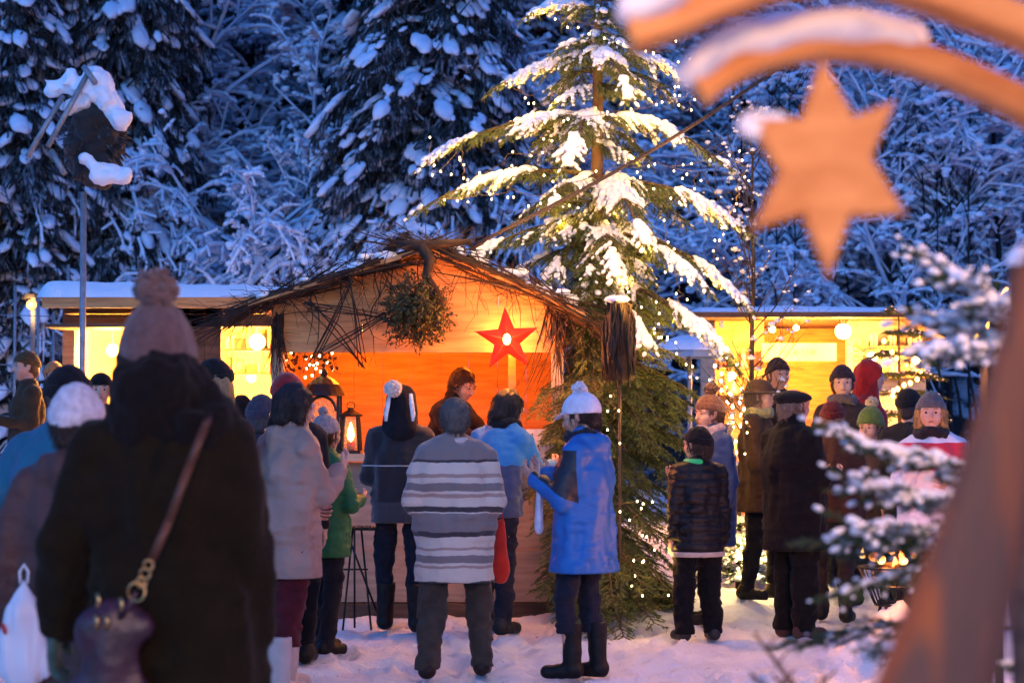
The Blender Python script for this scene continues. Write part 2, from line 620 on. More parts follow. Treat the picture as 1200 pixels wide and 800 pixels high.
def person(label, px, d, H, yaw, coat=(.03, .03, .03), ckind='wool', hem=.78, fat=1.0, flare=1.0, hood=None, quilt=0,
           trousers=(.010, .010, .014), boots=(.008, .007, .006), arms=('down', 'down'), lean=0, side=0, nod=0, hyaw=0,
           hair=(.03, .02, .015), hairlen=None, hat=None, hatc=(.02, .02, .02), pom=None, scarf=None, gloves=None, face=False,
           z0=0.0, stance=.11, step=.0, h=.015, collar=None, coatmat=None, female=False, legw=1.0, boot_h=.12, fur=None, hatgroup=None, curl=.5, extra=None, shoulder=1.0, legs=True, coatname='coat', tilt=0):
    if step == 0:
        step = ((len(label) * 7) % 5 - 2) * .045
    u = H / 1.75
    gx = PX(px, d, 1.0)
    loc = Vector((gx, d, ground(gx, d) + z0))
    root = empty('person', loc, yaw)
    tag(root, label, 'person')
    cl, sl = math.cos(lean), math.sin(lean)

    def up(p):
        x, y, z = p
        if z > .95:
            y = y * cl - (z - .95) * sl
            z = .95 + (z - .95) * cl
            x = x + (z - .95) * side
        return np.array((x, y, z))

    presets = {
        'down': ((.16, .03, -1), (.03, -.22, -1)),
        'out': ((.35, .05, -1), (.1, -.2, -1)),
        'back': ((.2, .3, -1), (.05, .0, -1)),
        'front': ((.22, -.15, -1), (-.45, -.9, .15)),
        'cup': ((.15, -.35, -1), (-.35, -.75, .55)),
        'face': ((.25, -.6, -.8), (-.55, -.5, .75)),
        'pocket': ((.35, .18, -1), (-.35, -.35, -.75)),
        'reach': ((.15, -.8, -.75), (0, -1, -.05)),
        'elbow': ((.5, .2, -.9), (-.55, -.8, -.1)),
    }
    hip = (0, 0, .96)
    chest = up((0, 0, 1.26))
    upper = up((0, .012, 1.38))
    neck = up((0, .015, 1.5))
    hc = up((0, -.012, 1.625)) + np.array((0, -.03 * max(0, nod), -.02 * max(0, nod)))
    arm = []
    for sgn, a in ((-1, arms[0]), (1, arms[1])):
        S = up((sgn * .172 * shoulder, .015, 1.385))
        ud, fd = presets[a] if isinstance(a, str) else a
        ud, fd = Vector((ud[0] * sgn, ud[1], ud[2])).normalized(), Vector((fd[0] * sgn, fd[1], fd[2])).normalized()
        E = S + np.array(ud) * .29
        W = E + np.array(fd) * .255
        arm.append((sgn, S, E, W, fd))
    # --- the body
    b = Vol((-.75, -.85, .0), (.75, .6, 1.75), .024)
    b.cone(hip, chest, .1, .105, .05, (1.35, 1, 1)).cone(chest, upper, .1, .08, .05, (1.4, 1, 1)).cone(upper, neck, .07, .055, .04)
    for sgn, S, E, W, fd in arm:
        b.cone(chest * .3 + S * .7, S, .06, .05, .04).cone(S, E, .048, .038, .02).cone(E, W, .038, .027, .015)
    feet = []
    for sgn, st in ((-1, step), (1, -step)):
        Hp = (sgn * .095, 0, .93)
        Fp = (sgn * stance, st, .09)
        Kn = (sgn * (stance * .5 + .05 + (.02 if st < 0 else 0)), st * .5 - .03 - (.03 if st < 0 else 0), .5)
        feet.append((sgn, Hp, Kn, Fp))
        b.cone(Hp, Kn, .08, .05, .03).cone(Kn, Fp, .05, .036, .02)
        b.cone((Fp[0], Fp[1] + .02, .05), (Fp[0] + sgn * .02, Fp[1] - .13, .035), .035, .03, .02)
    V, Fs = b.mesh()
    mb = MB()
    mb.add(V * u, Fs)
    key = (h < .014, female)
    if key not in _heads:
        _heads[key] = head_vf(.0075 if h < .014 else .0095, female)
    HM = Matrix.Translation(Vector(hc * u)) @ Matrix.Rotation(hyaw, 4, 'Z') @ Matrix.Rotation(tilt, 4, 'Y') @ Matrix.Rotation(nod + lean * .5, 4, 'X') @ Matrix.Scale(u * 1.07 if H > 1.5 else u * 1.15, 4)
    mb.add(xf(_heads[key][0], HM), _heads[key][1])
    for sgn, S, E, W, fd in arm:
        Mh = Matrix.Translation(Vector(W * u)) @ Vector((0, 0, -1)).rotation_difference(fd).to_matrix().to_4x4() @ Matrix.Scale(u, 4)
        hv, hf = hand(-sgn, curl)
        mb.add(xf(hv, Mh), hf)
        if gloves:
            gv, gf = hand(-sgn, curl, .004)
            MB().add(xf(gv, Mh), gf).build('glove', cloth(gloves, 'knit'), root, True)
    mb.build('body', M['skin'], root, True)
    # --- coat
    fx = fat
    c = Vol((-.8, -.9, max(.0, hem - .05)), (.8, .65, 1.72), h)
    w = 1.32
    c.cone(hip, chest, .142 * fx, .143 * fx, .05, (w, 1, 1)).cone(chest, upper, .142 * fx, .108 * fx, .05, (w + .05, 1, 1))
    c.cone(arm[0][1] * .9 + upper * .1, arm[1][1] * .9 + upper * .1, .06 * fx, .06 * fx, .05)
    for q_ in arm:
        c.cone(neck - np.array((0, 0, .025)), q_[1] * .9 + neck * .1, .06, .052 * fx, .06)
    c.cone(upper, neck if collar or hood else upper * .35 + neck * .65, .1, .075 if collar or hood else .066, .05)
    if hem < .92:
        c.cone(hip, (0, 0, hem - .1), .15 * fx, .16 * fx * flare, .04, (w - .02, 1, 1))
    for sgn, S, E, W, fd in arm:
        c.cone(S, E, .070 * fx, .060 * fx, .03).cone(E, W - np.array(fd) * .0, .060 * fx, .046 * fx, .022)
    if hood == 'down':
        c.cone(up((-.07, .07, 1.46)), up((.07, .07, 1.46)), .06, .06, .03).cone(up((0, .1, 1.45)), up((0, .12, 1.33)), .075, .035, .03)
    if collar:
        c.cone(neck - np.array((0, 0, .05)), neck + np.array((0, -.01, .03)), .08, .082, .02)
    c.wrinkle(.014, 9, 9, 5, len(label)).wrinkle(.005, 24, 24, 15, len(label)).wrinkle(.012, 17, 17, 4, 3 + len(label)).wrinkle(.007, 12, 12, 36, 5)
    if quilt:
        c.D = c.D - .012 * np.abs(np.sin(c.Z * math.pi / quilt)) + .006
    c.cut((0, 0, -1), -hem)
    V, Fs = c.mesh()
    V = V * u
    cm = coatmat or cloth(coat, ckind)
    co = MB().add(V, Fs).build(coatname, cm, root, True)
    if fur:
        rng = np.random.default_rng(7)
        fm = MB()
        a = rng.random(260) * 2 * math.pi
        pp = np.stack([.11 * np.cos(a), .09 + .06 * np.sin(a), 1.47 + .05 * np.sin(a)], 1)
        pp = np.array([up(q) for q in pp]) * u
        fm.blobs(pp, np.array([[.02, .02, .02]]) * (0.7 + rng.random((260, 1)) * .7), rng=rng, sub=0, rough=.3)
        fm.build('fur_trim', cloth(fur, 'knit'), co, True)
    # --- legs
    if legs:
        t = Vol((-.4, -.5, .03), (.4, .45, 1.05), max(h, .014))
        t.cone((-.05, 0, .93), (.05, 0, .93), .12, .12, .04)
        for sgn, Hp, Kn, Fp in feet:
            t.cone(Hp, Kn, .098 * legw, .072 * legw, .02).cone(Kn, (Fp[0], Fp[1], .06), .072 * legw, .062 * legw, .02)
        t.wrinkle(.016, 10, 10, 8, 2 + len(label)).wrinkle(.012, 22, 22, 20, len(label)).wrinkle(.008, 15, 15, 50, 4)
        t.cut((0, 0, 1), 1.0).cut((0, 0, -1), -(.055 if boot_h < .2 else boot_h - .06))
        V, Fs = t.mesh()
        MB().add(V * u, Fs).build('trousers', cloth(trousers), root, True)
        for sgn, Hp, Kn, Fp in feet:
            f = Vol((Fp[0] - .12, Fp[1] - .26, -.02), (Fp[0] + .12, Fp[1] + .14, boot_h + .1), .009)
            f.cone((Fp[0], Fp[1] + .03, .05), (Fp[0] + sgn * .02, Fp[1] - .15, .035), .052, .045, .02)
            f.cone((Fp[0], Fp[1] + .01, .06), (Fp[0] * (1 if boot_h < .2 else .94), Fp[1], boot_h + .06), .055 if boot_h < .2 else .06 * legw, .072 * legw if boot_h > .2 else .05, .02)
            f.cut((0, 0, -1), 0).cut((0, 0, 1), boot_h)
            V, Fs = f.wrinkle(.004, 30, 30, 22, 4).mesh()
            bo = MB().add(V * u, Fs).build('boot', cloth(boots, 'shell'), root, True)
    # --- hair
    hs = .0095 if h < .014 else .012
    if hair:
        v = Vol((-.16, -.15, -.5), (.16, .22, .2), hs)
        v.ell((0, .022, .036 if not hat else .022), (.088, .1, .096) if not hat else (.084, .098, .088), .01)
        if hairlen == 'long':
            v.cone((0, .06, .0), (0, .085, -.32), .075, .06, .03, (1.35, 1, 1))
            for q in (-1, 1):
                v.cone((q * .075, .0, .0), (q * .095, .0, -.3), .025, .03, .02)
        elif hairlen == 'bob':
            v.cone((0, .045, .0), (0, .06, -.075), .085, .07, .03, (1.15, 1, 1))
            for q in (-1, 1):
                v.cone((q * .075, .0, .02), (q * .08, -.005, -.07), .03, .028, .02)
        else:
            v.cone((0, .06, .0), (0, .07, -.045), .06, .045, .02, (1.25, 1, 1))
        v.ell((0, -.1, -.045), (.07, .075, .115), .0, True)
        v.wrinkle(.008, 40, 40, 9, 3).wrinkle(.004, 90, 90, 20, 5)
        V, Fs = v.mesh()
        hm_ = MB().add(xf(V, HM), Fs)
        if h < .0145:
            rs_h = np.random.default_rng(len(label))
            Vh = xf(V, HM)
            ix = rs_h.integers(0, len(Vh), 1400)
            A_ = Vh[ix]
            cc_ = np.array(HM.translation)
            out_ = A_ - cc_
            out_ /= np.linalg.norm(out_, axis=1, keepdims=True) + 1e-9
            B_ = A_ + out_ * .004 + rs_h.normal(0, .006, A_.shape) + np.array((0, 0, -.026)) * (.5 + rs_h.random((1400, 1)))
            hm_.segs(A_ + out_ * .001, B_, .0018, .0008, 3)
        hm_.build('hair', hairmat(hair), root, True)
    # --- hat
    if hat and hat not in ('hood', 'penguin'):
        V, FF = hat_parts(hat, hs)[0]
        m_ = MB()
        m_.add(xf(V, HM), FF[0][0])
        for q in FF[1:]:
            m_.Fc.append((q[0], 0))
        ho = m_.build('hat', cloth(hatc, 'knit' if hat in ('beanie', 'tall', 'cuff') else 'wool'), root, True)
        if pom:
            rng = np.random.default_rng(3)
            n = 220
            dr = rng.standard_normal((n, 3))
            dr /= np.linalg.norm(dr, axis=1, keepdims=True)
            pr = pom[1]
            top = {'beanie': .145, 'tall': .19, 'cuff': .155}.get(hat, .14)
            Cc = dr * pr * (.55 + .45 * rng.random((n, 1))) + np.array((0, .035, top + pr * .55))
            MB().blobs(xf(Cc, HM), np.full((n, 3), pr * .27), rng=rng, sub=0, rough=.3).build('pompom', cloth(pom[0], 'knit'), ho, True)
    if hat in ('hood', 'penguin'):
        v = Vol((-.2, -.2, -.25), (.2, .25, .25), hs)
        v.ell((0, .02, .03), (.108, .12, .118), .01).cone((0, .04, -.05), (0, .05, -.17), .1, .11, .04, (1.1, 1, 1))
        v.ell((0, -.13, -.01), (.072, .09, .1), .01, True)
        v.wrinkle(.01, 20, 20, 12, 6)
        V, Fs = v.mesh()
        ho = MB().add(xf(V, HM), Fs).build('hood', cloth(hatc, 'wool'), root, True)
    if hat == 'penguin':
        rng = np.random.default_rng(3)
        n = 200
        dr = rng.standard_normal((n, 3))
        dr /= np.linalg.norm(dr, axis=1, keepdims=True)
        Cc = dr * .045 + np.array((.05, .13, .1))
        MB().blobs(xf(Cc, HM), np.full((n, 3), .018), rng=rng, sub=0, rough=.3).build('pompom', cloth((.72, .6, .52), 'knit'), ho, True)
        for q in (-.07, .075):
            pts = [(q, .13, .05 if q > 0 else .07), (q * 1.1, .155, 0), (q * 1.25, .165, -.07), (q * 1.25, .165, -.12)]
            pts = [HM @ Vector(p) for p in pts]
            MB().tube(pts, [.012, .017, .017, .01], 8, flat=.5).build('white_flap', cloth((.75, .75, .78), 'knit'), ho, True)
    if scarf:
        v = Vol((-.25, -.3, 1.25), (.25, .25, 1.7), hs)
        a = up((0, 0, 1.5))
        for i in range(12):
            t0, t1 = 2 * math.pi * i / 12, 2 * math.pi * (i + 1) / 12
            v.cone((a[0] + .085 * math.cos(t0), a[1] + .085 * math.sin(t0), a[2] + .012 * math.sin(3 * t0)), (a[0] + .085 * math.cos(t1), a[1] + .085 * math.sin(t1), a[2] + .012 * math.sin(3 * t1)), .037, .037, .02)
        v.wrinkle(.01, 25, 25, 30, 2)
        V, Fs = v.mesh()
        MB().add(V * u, Fs).build('scarf', cloth(scarf, 'knit'), root, True)
    if face:
        for q in (-1, 1):
            e = MB()
            e.blobs([(0, 0, 0)], [(.0108, .0125, .008)], sub=2)
            V = e.V[0] + np.array((q * .031, -.0815, .014))
            fc = e.Fc[0][0]
            cen = V[fc].mean(1) - np.array((q * .031, -.0815, .014))
            dark = (cen[:, 1] < 0) & (np.abs(cen[:, 0]) < .0062)
            e2 = MB()
            e2.add(xf(V, HM), fc[~dark])
            e2.Fc.append((fc[dark], 1))
            e2.build('eye', [M['eye'], M['iris']], root, True)
            MB().tube([HM @ Vector(p) for p in ((q * .018, -.089, .034), (q * .034, -.091, .038), (q * .048, -.082, .034))], [.003, .0045, .002], 6).build('eyebrow', hairmat(hair or (.06, .04, .03)), root, True)
        MB().tube([HM @ Vector(p) for p in ((-.024, -.090, -.043), (-.01, -.099, -.0445), (0, -.1, -.0455), (.01, -.099, -.0445), (.024, -.090, -.043))], [.002, .0045, .005, .0045, .002], 6).build('lips', M['lips'], root, True)
    root['_u'] = u
    info = dict(root=root, arm=[(Vector(a[3] * u), a[0], a[4]) for a in arm], up=lambda p: Vector(up(p) * u), u=u)
    del root['_u']
    return info
# ---------------------------------------------------------------- vegetation
class Spray:
    """collects fir boughs: wood, needles, snow"""

    def __init__(s, seed):
        s.r = np.random.default_rng(seed)
        s.patchy = False
        s.wA, s.wB, s.wr = [], [], []
        s.nA, s.nB = [], []
        s.sC, s.sS, s.sY, s.sP = [], [], [], []

    def bough(s, base, tip, width, arch=.12, snow=1.0, step=.05, twl=.1, hang=.25, fat=1.0):
        r = s.r
        base, tip = np.array(base, float), np.array(tip, float)
        L = np.linalg.norm(tip - base)
        n = max(6, int(L / step))
        ts = np.linspace(0, 1, n + 1)
        mid = (base + tip) / 2 + np.array((0, 0, arch * L))
        C = ((1 - ts) ** 2)[:, None] * base + (2 * ts * (1 - ts))[:, None] * mid + (ts ** 2)[:, None] * tip
        C += np.cumsum(r.normal(0, .004, C.shape), 0)
        rad = .014 * fat * (1 - ts) * max(.6, L) + .003
        s.wA.append(C[:-1]); s.wB.append(C[1:]); s.wr.append(np.stack([rad[:-1], rad[1:]], 1))
        s.need(C[n // 4:-1], C[n // 4 + 1:], 22)
        ph = r.random() * 6.28
        snow0 = snow
        for i in range(1, n + 1):
            t = ts[i]
            if t < .12:
                continue
            snow = snow0 if not s.patchy else snow0 * min(1.4, max(.0, .75 + .95 * math.sin(ph + t * L * 7)))
            dr = C[i] - C[i - 1]
            dr /= np.linalg.norm(dr) + 1e-9
            sd = np.cross(dr, (0, 0, 1))
            sd /= np.linalg.norm(sd) + 1e-9
            for q in (-1, 1):
                wl = width * (1 - t) ** .55 * (.55 + .45 * min(1, t * 4)) * (.7 + .5 * r.random()) + .05
                if i == n:
                    wl = .1
                m = max(2, int(wl / .055))
                a = C[i]
                sp = .45 + .3 * r.random()
                vdir = dr * (1 - sp * .6) + sd * q * sp + np.array((0, 0, r.normal(0, .08)))
                vdir /= np.linalg.norm(vdir)
                pts = [a]
                for j in range(m):
                    vdir = vdir + np.array((0, 0, -hang * .35 * (.4 + r.random()))) * (.5 + j / m)
                    vdir /= np.linalg.norm(vdir)
                    pts.append(pts[-1] + vdir * wl / m)
                pts = np.array(pts)
                s.wA.append(pts[:-1]); s.wB.append(pts[1:]); s.wr.append(np.full((m, 2), .0025 * fat))
                s.need(pts[:-1], pts[1:], 26)
                # twiglets
                for j in range(1, m):
                    for qq in (-1, 1):
                        if r.random() < .85:
                            s2 = np.cross(vdir, (0, 0, 1))
                            tv = vdir * .75 + s2 * qq * .6 + np.array((0, 0, -hang * r.random() * .7))
                            tv /= np.linalg.norm(tv) + 1e-9
                            e = pts[j] + tv * twl * (.5 + .6 * r.random()) * (1 - .4 * j / m)
                            s.need(pts[j][None], e[None], 22)
                # snow fingers
                if snow > 0 and r.random() < snow:
                    k = max(2, int(wl / .035 * 1.0))
                    tt = np.linspace(.0, 1.0, k)
                    pp = np.stack([np.interp(tt, np.linspace(0, 1, m + 1), pts[:, c]) for c in range(3)], 1)
                    rr = (.026 - .012 * tt) * (.7 + .5 * r.random(k)) * min(1.3, .6 + snow * .5) * fat
                    pp = pp + np.array((0, 0, 1.0)) * (rr * .45)[:, None] + r.normal(0, .004, pp.shape)
                    yw = math.atan2(vdir[1], vdir[0])
                    s.sC.append(pp); s.sS.append(np.stack([rr * 1.5, rr, rr * .75], 1)); s.sY.append(np.full(k, yw)); s.sP.append(np.full(k, math.asin(max(-1, min(1, vdir[2])))))
            if snow > .3 and r.random() < min(1, snow):
                rr = .035 * (.7 + .6 * r.random()) * fat * (1 - .3 * t)
                s.sC.append((C[i] + np.array((0, 0, rr * .5)))[None]); s.sS.append(np.array([[rr * 1.5, rr * 1.2, rr * .75]]))
                s.sY.append(np.array([math.atan2(dr[1], dr[0])])); s.sP.append(np.array([math.asin(max(-1, min(1, dr[2])))]))
        return s

    def need(s, A, B, per):
        """needles along segments A-B: `per` per 10 cm"""
        A, B = np.asarray(A), np.asarray(B)
        L = np.linalg.norm(B - A, axis=1)
        k = max(1, int(round(per * float(L.mean()) / .1)))
        t = s.r.random((len(A), k, 1))
        p = A[:, None] * (1 - t) + B[:, None] * t
        dr = (B - A) / (L[:, None] + 1e-9)
        rv = s.r.standard_normal(p.shape)
        rv[..., 2] *= .7
        rv /= np.linalg.norm(rv, axis=2, keepdims=True)
        v = dr[:, None] * .65 + rv * .75
        s.nA.append(p.reshape(-1, 3))
        s.nB.append((p + v * .024 * (.7 + .6 * s.r.random(t.shape))).reshape(-1, 3))

    def needle_mb(s, w=.0028, ln=1.0):
        A = np.concatenate(s.nA)
        B = np.concatenate(s.nB)
        B = A + (B - A) * ln
        sd = np.cross(B - A, s.r.standard_normal(A.shape))
        sd /= np.linalg.norm(sd, axis=1, keepdims=True) + 1e-9
        V = np.stack([A - sd * w, A + sd * w, B], 1).reshape(-1, 3)
        mb = MB()
        mb.add(V, np.arange(len(V)).reshape(-1, 3))
        return mb

    def wood_mb(s, k=4):
        A, B, rr = np.concatenate(s.wA), np.concatenate(s.wB), np.concatenate(s.wr)
        return MB().segs(A, B, rr[:, 0], rr[:, 1], k)

    def snow_mb(s, sub=1):
        C, S = np.concatenate(s.sC), np.concatenate(s.sS)
        return MB().blobs(C, S, np.concatenate(s.sY), np.concatenate(s.sP), s.r, sub, rough=.08)


def spruce_far(seed, H=13., Rm=2.6, dens=1.0, snow=1.0):
    """a big snow-laden spruce: trunk, crown, snow"""
    r = np.random.default_rng(seed)
    rnd = random.Random(seed)
    t = MB().tube([(0, 0, -1), (0, 0, H * .5), (0, 0, H)], [.2, .12, .02], 8)
    sA, sB, sw = [], [], []
    sC, sS, sY, sP = [], [], [], []
    z = .8
    bA, bB, br = [], [], []
    while z < H - .3:
        f = 1 - z / H
        nb = int(6 + 2 * f)
        off = rnd.random() * 6
        for i in range(nb):
            a = off + i * 2 * math.pi / nb + rnd.gauss(0, .2)
            L = Rm * f ** .75 * (.7 + .5 * rnd.random()) + .15
            n = max(4, int(L / .22))
            ts = np.linspace(0, 1, n + 1)
            dz = .12 * L * ts - (.62 + .25 * rnd.random()) * L * ts ** 2 * .9
            hx = np.cos(a) * L * ts
            hy = np.sin(a) * L * ts
            C = np.stack([hx, hy, z + dz], 1) + r.normal(0, .03, (n + 1, 3))
            bA.append(C[:-1]); bB.append(C[1:]); br.append(np.full(n, .02))
            # hanging sprays
            k = int(n * 30 * dens)
            tt = r.random(k) ** .8
            p = np.stack([np.interp(tt, ts, C[:, c]) for c in range(3)], 1)
            sd = np.stack([-np.sin(a) * np.ones(k), np.cos(a) * np.ones(k), np.zeros(k)], 1)
            wv = r.normal(0, .22, k) * (1.15 - tt * .6)
            p = p + sd * wv[:, None] + r.normal(0, .03, (k, 3))
            e = p + sd * (wv * .5)[:, None] + np.stack([np.cos(a) * .12 * r.random(k), np.sin(a) * .12 * r.random(k), -(.12 + .3 * r.random(k))], 1) + r.normal(0, .07, (k, 3))
            sA.append(p); sB.append(e); sw.append(.012 + .022 * r.random(k))
            if rnd.random() < .92 * snow:
                m = max(2, int(n * (1.6 + 2.2 * rnd.random()) * snow))
                tt = np.sort(.25 + .75 * r.random(m))
                p = np.stack([np.interp(tt, ts, C[:, c]) for c in range(3)], 1)
                slope = np.arctan2(np.interp(tt, ts, np.gradient(C[:, 2])), L / n)
                big = (.3 + .85 * r.random(m) ** 2) * (.7 + .5 * f)
                sC.append(p + np.array((0, 0, .05)) + sd[:1] * r.normal(0, .19, (m, 1)))
                sS.append(np.stack([.24 * big, .15 * big, .075 * big], 1)); sY.append(np.full(m, a)); sP.append(slope)
        z += .3 + .14 * f
    A, B, w = np.concatenate(sA), np.concatenate(sB), np.concatenate(sw)
    sd = np.cross(B - A, r.standard_normal(A.shape))
    sd /= np.linalg.norm(sd, axis=1, keepdims=True) + 1e-9
    V = np.stack([A - sd * w[:, None] * .4, A + sd * w[:, None] * .4, B + sd * w[:, None], B - sd * w[:, None] * .6], 1).reshape(-1, 3)
    cr = MB().add(V, np.arange(len(V)).reshape(-1, 4))
    cr.segs(np.concatenate(bA), np.concatenate(bB), .025, .02, 3)
    sn = MB().blobs(np.concatenate(sC), np.concatenate(sS), np.concatenate(sY), np.concatenate(sP), r, 1, rough=.14)
    return t, cr, sn


def bare_far(seed, H=8., arch=0.0, spread=.55, ball=.5, thin=1.0, depth=4):
    """a leafless tree whose every twig carries a ridge of snow; arch bends the stem over to +X"""
    rnd = random.Random(seed)
    r = np.random.default_rng(seed)
    A, B, ra, rb, lev = [], [], [], [], []

    def grow(p, v, L, rad, level):
        n = max(3, int(L / (.35 if level < 2 else .2)))
        st = L / n
        kids = []
        for i in range(n):
            f = (i + 1) / n
            g = (.02 + .055 * level) * (1 + arch) if level else .0
            if level == 0 and arch:
                v = (v + Vector((arch * .10, 0, -arch * .16 * f * 1.5))).normalized()
            v = (v + Vector((rnd.gauss(0, .07), rnd.gauss(0, .07), rnd.gauss(0, .04) - g * .55))).normalized()
            q = p + v * st
            r0 = rad * (1 - (i / n) * .8)
            r1 = rad * (1 - f * .8)
            A.append(tuple(p)); B.append(tuple(q)); ra.append(r0); rb.append(r1); lev.append(level)
            p = q
            if level < depth and f > (.22 if level == 0 else .12):
                kc = {0: 1.7, 1: 1.25, 2: .85, 3: .6}[level] * (1 + (0.4 if arch and level == 0 else 0))
                while kc > 0:
                    if rnd.random() < kc:
                        ax = Vector((rnd.gauss(0, 1), rnd.gauss(0, 1), rnd.gauss(0, .5))).normalized()
                        nv = (v * (1 - spread * .6) + ax * spread).normalized()
                        if nv.z < -.2 and level == 0:
                            nv.z = abs(nv.z)
                        kids.append((p.copy(), nv, L * (.42 if level == 0 else .5) * (.6 + .5 * rnd.random()) * (1 - .3 * f), max(.006, r1 * .6), level + 1))
                    kc -= 1
        for k in kids:
            grow(*k)
    grow(Vector((0, 0, -.5)), Vector((rnd.gauss(0, .05), rnd.gauss(0, .05), 1)), H, .075 * thin, 0)
    A, B, ra, rb, lev = map(np.array, (A, B, ra, rb, lev))
    tr = MB().segs(A[lev == 0], B[lev == 0], ra[lev == 0], rb[lev == 0], 7)
    cr = MB().segs(A[lev > 0], B[lev > 0], np.maximum(ra[lev > 0], .008), np.maximum(rb[lev > 0], .006), 3)
    D = B - A
    hz = np.hypot(D[:, 0], D[:, 1]) / (np.linalg.norm(D, axis=1) + 1e-9)
    keep = hz > .35
    rs = (.026 + ra * .85) * (.5 + .7 * hz) * (.7 + .8 * r.random(len(A)))
    off = np.stack([np.zeros(len(A)), np.zeros(len(A)), ra * .7 + rs * .5], 1)
    sn = MB().segs((A + off)[keep], (B + off)[keep], rs[keep], (rs * .8)[keep], 4)
    m = (r.random(len(A)) < ball) & (lev > 1)
    sz = (.02 + .06 * r.random(m.sum()) ** 3)
    sn.blobs((B + off)[m], np.stack([sz * 1.25, sz * 1.25, sz * .85], 1), r.random(m.sum()) * 6, rng=r, sub=0 if m.sum() > 3000 else 1, rough=.15)
    return tr, cr, sn


def weeping(seed, n_st=5, H=7.5):
    """slim stems bent right over under snow, thin snowy branches hanging from them like a curtain"""
    rnd = random.Random(seed)
    r = np.random.default_rng(seed)
    tr, cr, sn = MB(), MB(), MB()
    sA, sB, sr = [], [], []
    tA, tB = [], []
    bC, bS = [], []
    for k in range(n_st):
        L = H * rnd.uniform(.75, 1.25)
        a = rnd.gauss(0, .35)
        v = Vector((.12, 0, 1))
        p = Vector((rnd.gauss(0, .35), rnd.gauss(0, .5), -.3))
        n = 34
        bend = rnd.uniform(.8, 1.25)
        pts = [p.copy()]
        for i in range(n):
            f = i / n
            v = (v + Vector((math.cos(a), math.sin(a), 0)) * .055 * bend + Vector((rnd.gauss(0, .02), rnd.gauss(0, .03), -.11 * f * f * 1.6 * bend))).normalized()
            p = p + v * L / n
            pts.append(p.copy())
        rad = [.065 * (1 - .85 * i / n) for i in range(n + 1)]
        tr.tube(pts, rad, 6)
        for i in range(6, n):
            q, e = pts[i], pts[i + 1]
            if v and (e - q).normalized().z < .9:
                o_ = Vector((0, 0, rad[i] + .02))
                sA.append(q + o_); sB.append(e + o_); sr.append(.035 + .05 * rnd.random())
            for _ in range(3 if i > 9 else 1):
                m = rnd.randint(4, 9)
                w_ = Vector((rnd.gauss(0, .8), rnd.gauss(0, .8), rnd.uniform(-.1, .5))).normalized()
                b = q.lerp(e, rnd.random())
                for j in range(m):
                    w_ = (w_ + Vector((rnd.gauss(0, .18), rnd.gauss(0, .18), -.34))).normalized()
                    c = b + w_ * rnd.uniform(.1, .2)
                    tA.append(b); tB.append(c)
                    if rnd.random() < .8:
                        sA.append(b + Vector((0, 0, .015))); sB.append(c + Vector((0, 0, .015))); sr.append(.018 + .03 * rnd.random() * (1 - j / m))
                    if rnd.random() < .3:
                        d_ = c + Vector((rnd.gauss(0, .12), rnd.gauss(0, .12), rnd.gauss(-.06, .06)))
                        tA.append(c); tB.append(d_)
                        sA.append(c); sB.append(d_); sr.append(.022)
                    if rnd.random() < .16:
                        bC.append(c); z_ = rnd.uniform(.02, .06); bS.append((z_ * 1.2, z_ * 1.2, z_))
                    b = c
    cr.segs([tuple(q) for q in tA], [tuple(q) for q in tB], .008, .006, 3)
    sr = np.array(sr)
    sn.segs([tuple(q) for q in sA], [tuple(q) for q in sB], sr, sr * .85, 5)
    sn.blobs([tuple(q) for q in bC], bS, r.random(len(bC)) * 6, rng=r, sub=1, rough=.14)
    return tr, cr, sn


def make_tree(name, label, parts, mats, loc, rz=0.0, scl=1.0, group=None, cat='tree', names=('trunk', 'crown', 'snow')):
    root = empty(name, loc, rz)
    root.scale = (scl,) * 3 if not hasattr(scl, '__len__') else scl
    tag(root, label, cat, group)
    for nm, p, m in zip(names, parts, mats):
        p.build(nm, m, root, smooth=(nm in ('snow', 'trunk')))
    return root
# ---------------------------------------------------------------- camera, sky
cam = bpy.data.cameras.new('camera')
cam.sensor_width = 36
cam.lens = 72
cam.clip_start = .1
cam.clip_end = 500
cam.dof.use_dof = True
cam.dof.focus_distance = 14.6
cam.dof.aperture_fstop = 2.9
co_ = bpy.data.objects.new('camera', cam)
co_.location = (0, 0, CH)
co_.rotation_euler = (math.pi / 2 + PITCH, 0, 0)
col.objects.link(co_)
sc.camera = co_

w = bpy.data.worlds.new('World')
sc.world = w
w.use_nodes = True
wt = w.node_tree
bg = wt.nodes['Background']
sky = wt.nodes.new('ShaderNodeTexSky')
sky.sky_type = 'NISHITA'
sky.sun_disc = False
sky.sun_elevation = R(-3.0)
sky.sun_rotation = R(200)
sky.ozone_density = 8.0
sky.dust_density = .5
sky.air_density = 1.0
tn = wt.nodes.new('ShaderNodeMix')
tn.data_type = 'RGBA'
tn.blend_type = 'MULTIPLY'
tn.inputs[0].default_value = 1
tn.inputs[7].default_value = TINT
wt.links.new(sky.outputs[0], tn.inputs[6])
wt.links.new(tn.outputs[2], bg.inputs[0])
bg.inputs[1].default_value = SKY
sun = bpy.data.lights.new('dusk_sun', 'SUN')
sun.energy = SUNE
sun.angle = R(30)
sun.color = (.45, .55, 1.0)
so = bpy.data.objects.new('dusk_sun', sun)
so.rotation_euler = (R(48), 0, R(-20))
col.objects.link(so)
sc.view_settings.view_transform = 'Standard'
sc.view_settings.look = 'None'
sc.view_settings.gamma = 1
sc.view_settings.exposure = EXPO
sc.cycles.use_denoising = True
sc.cycles.max_bounces = 5
sc.cycles.diffuse_bounces = 3
sc.cycles.glossy_bounces = 2
sc.cycles.transmission_bounces = 3
sc.cycles.transparent_max_bounces = 4
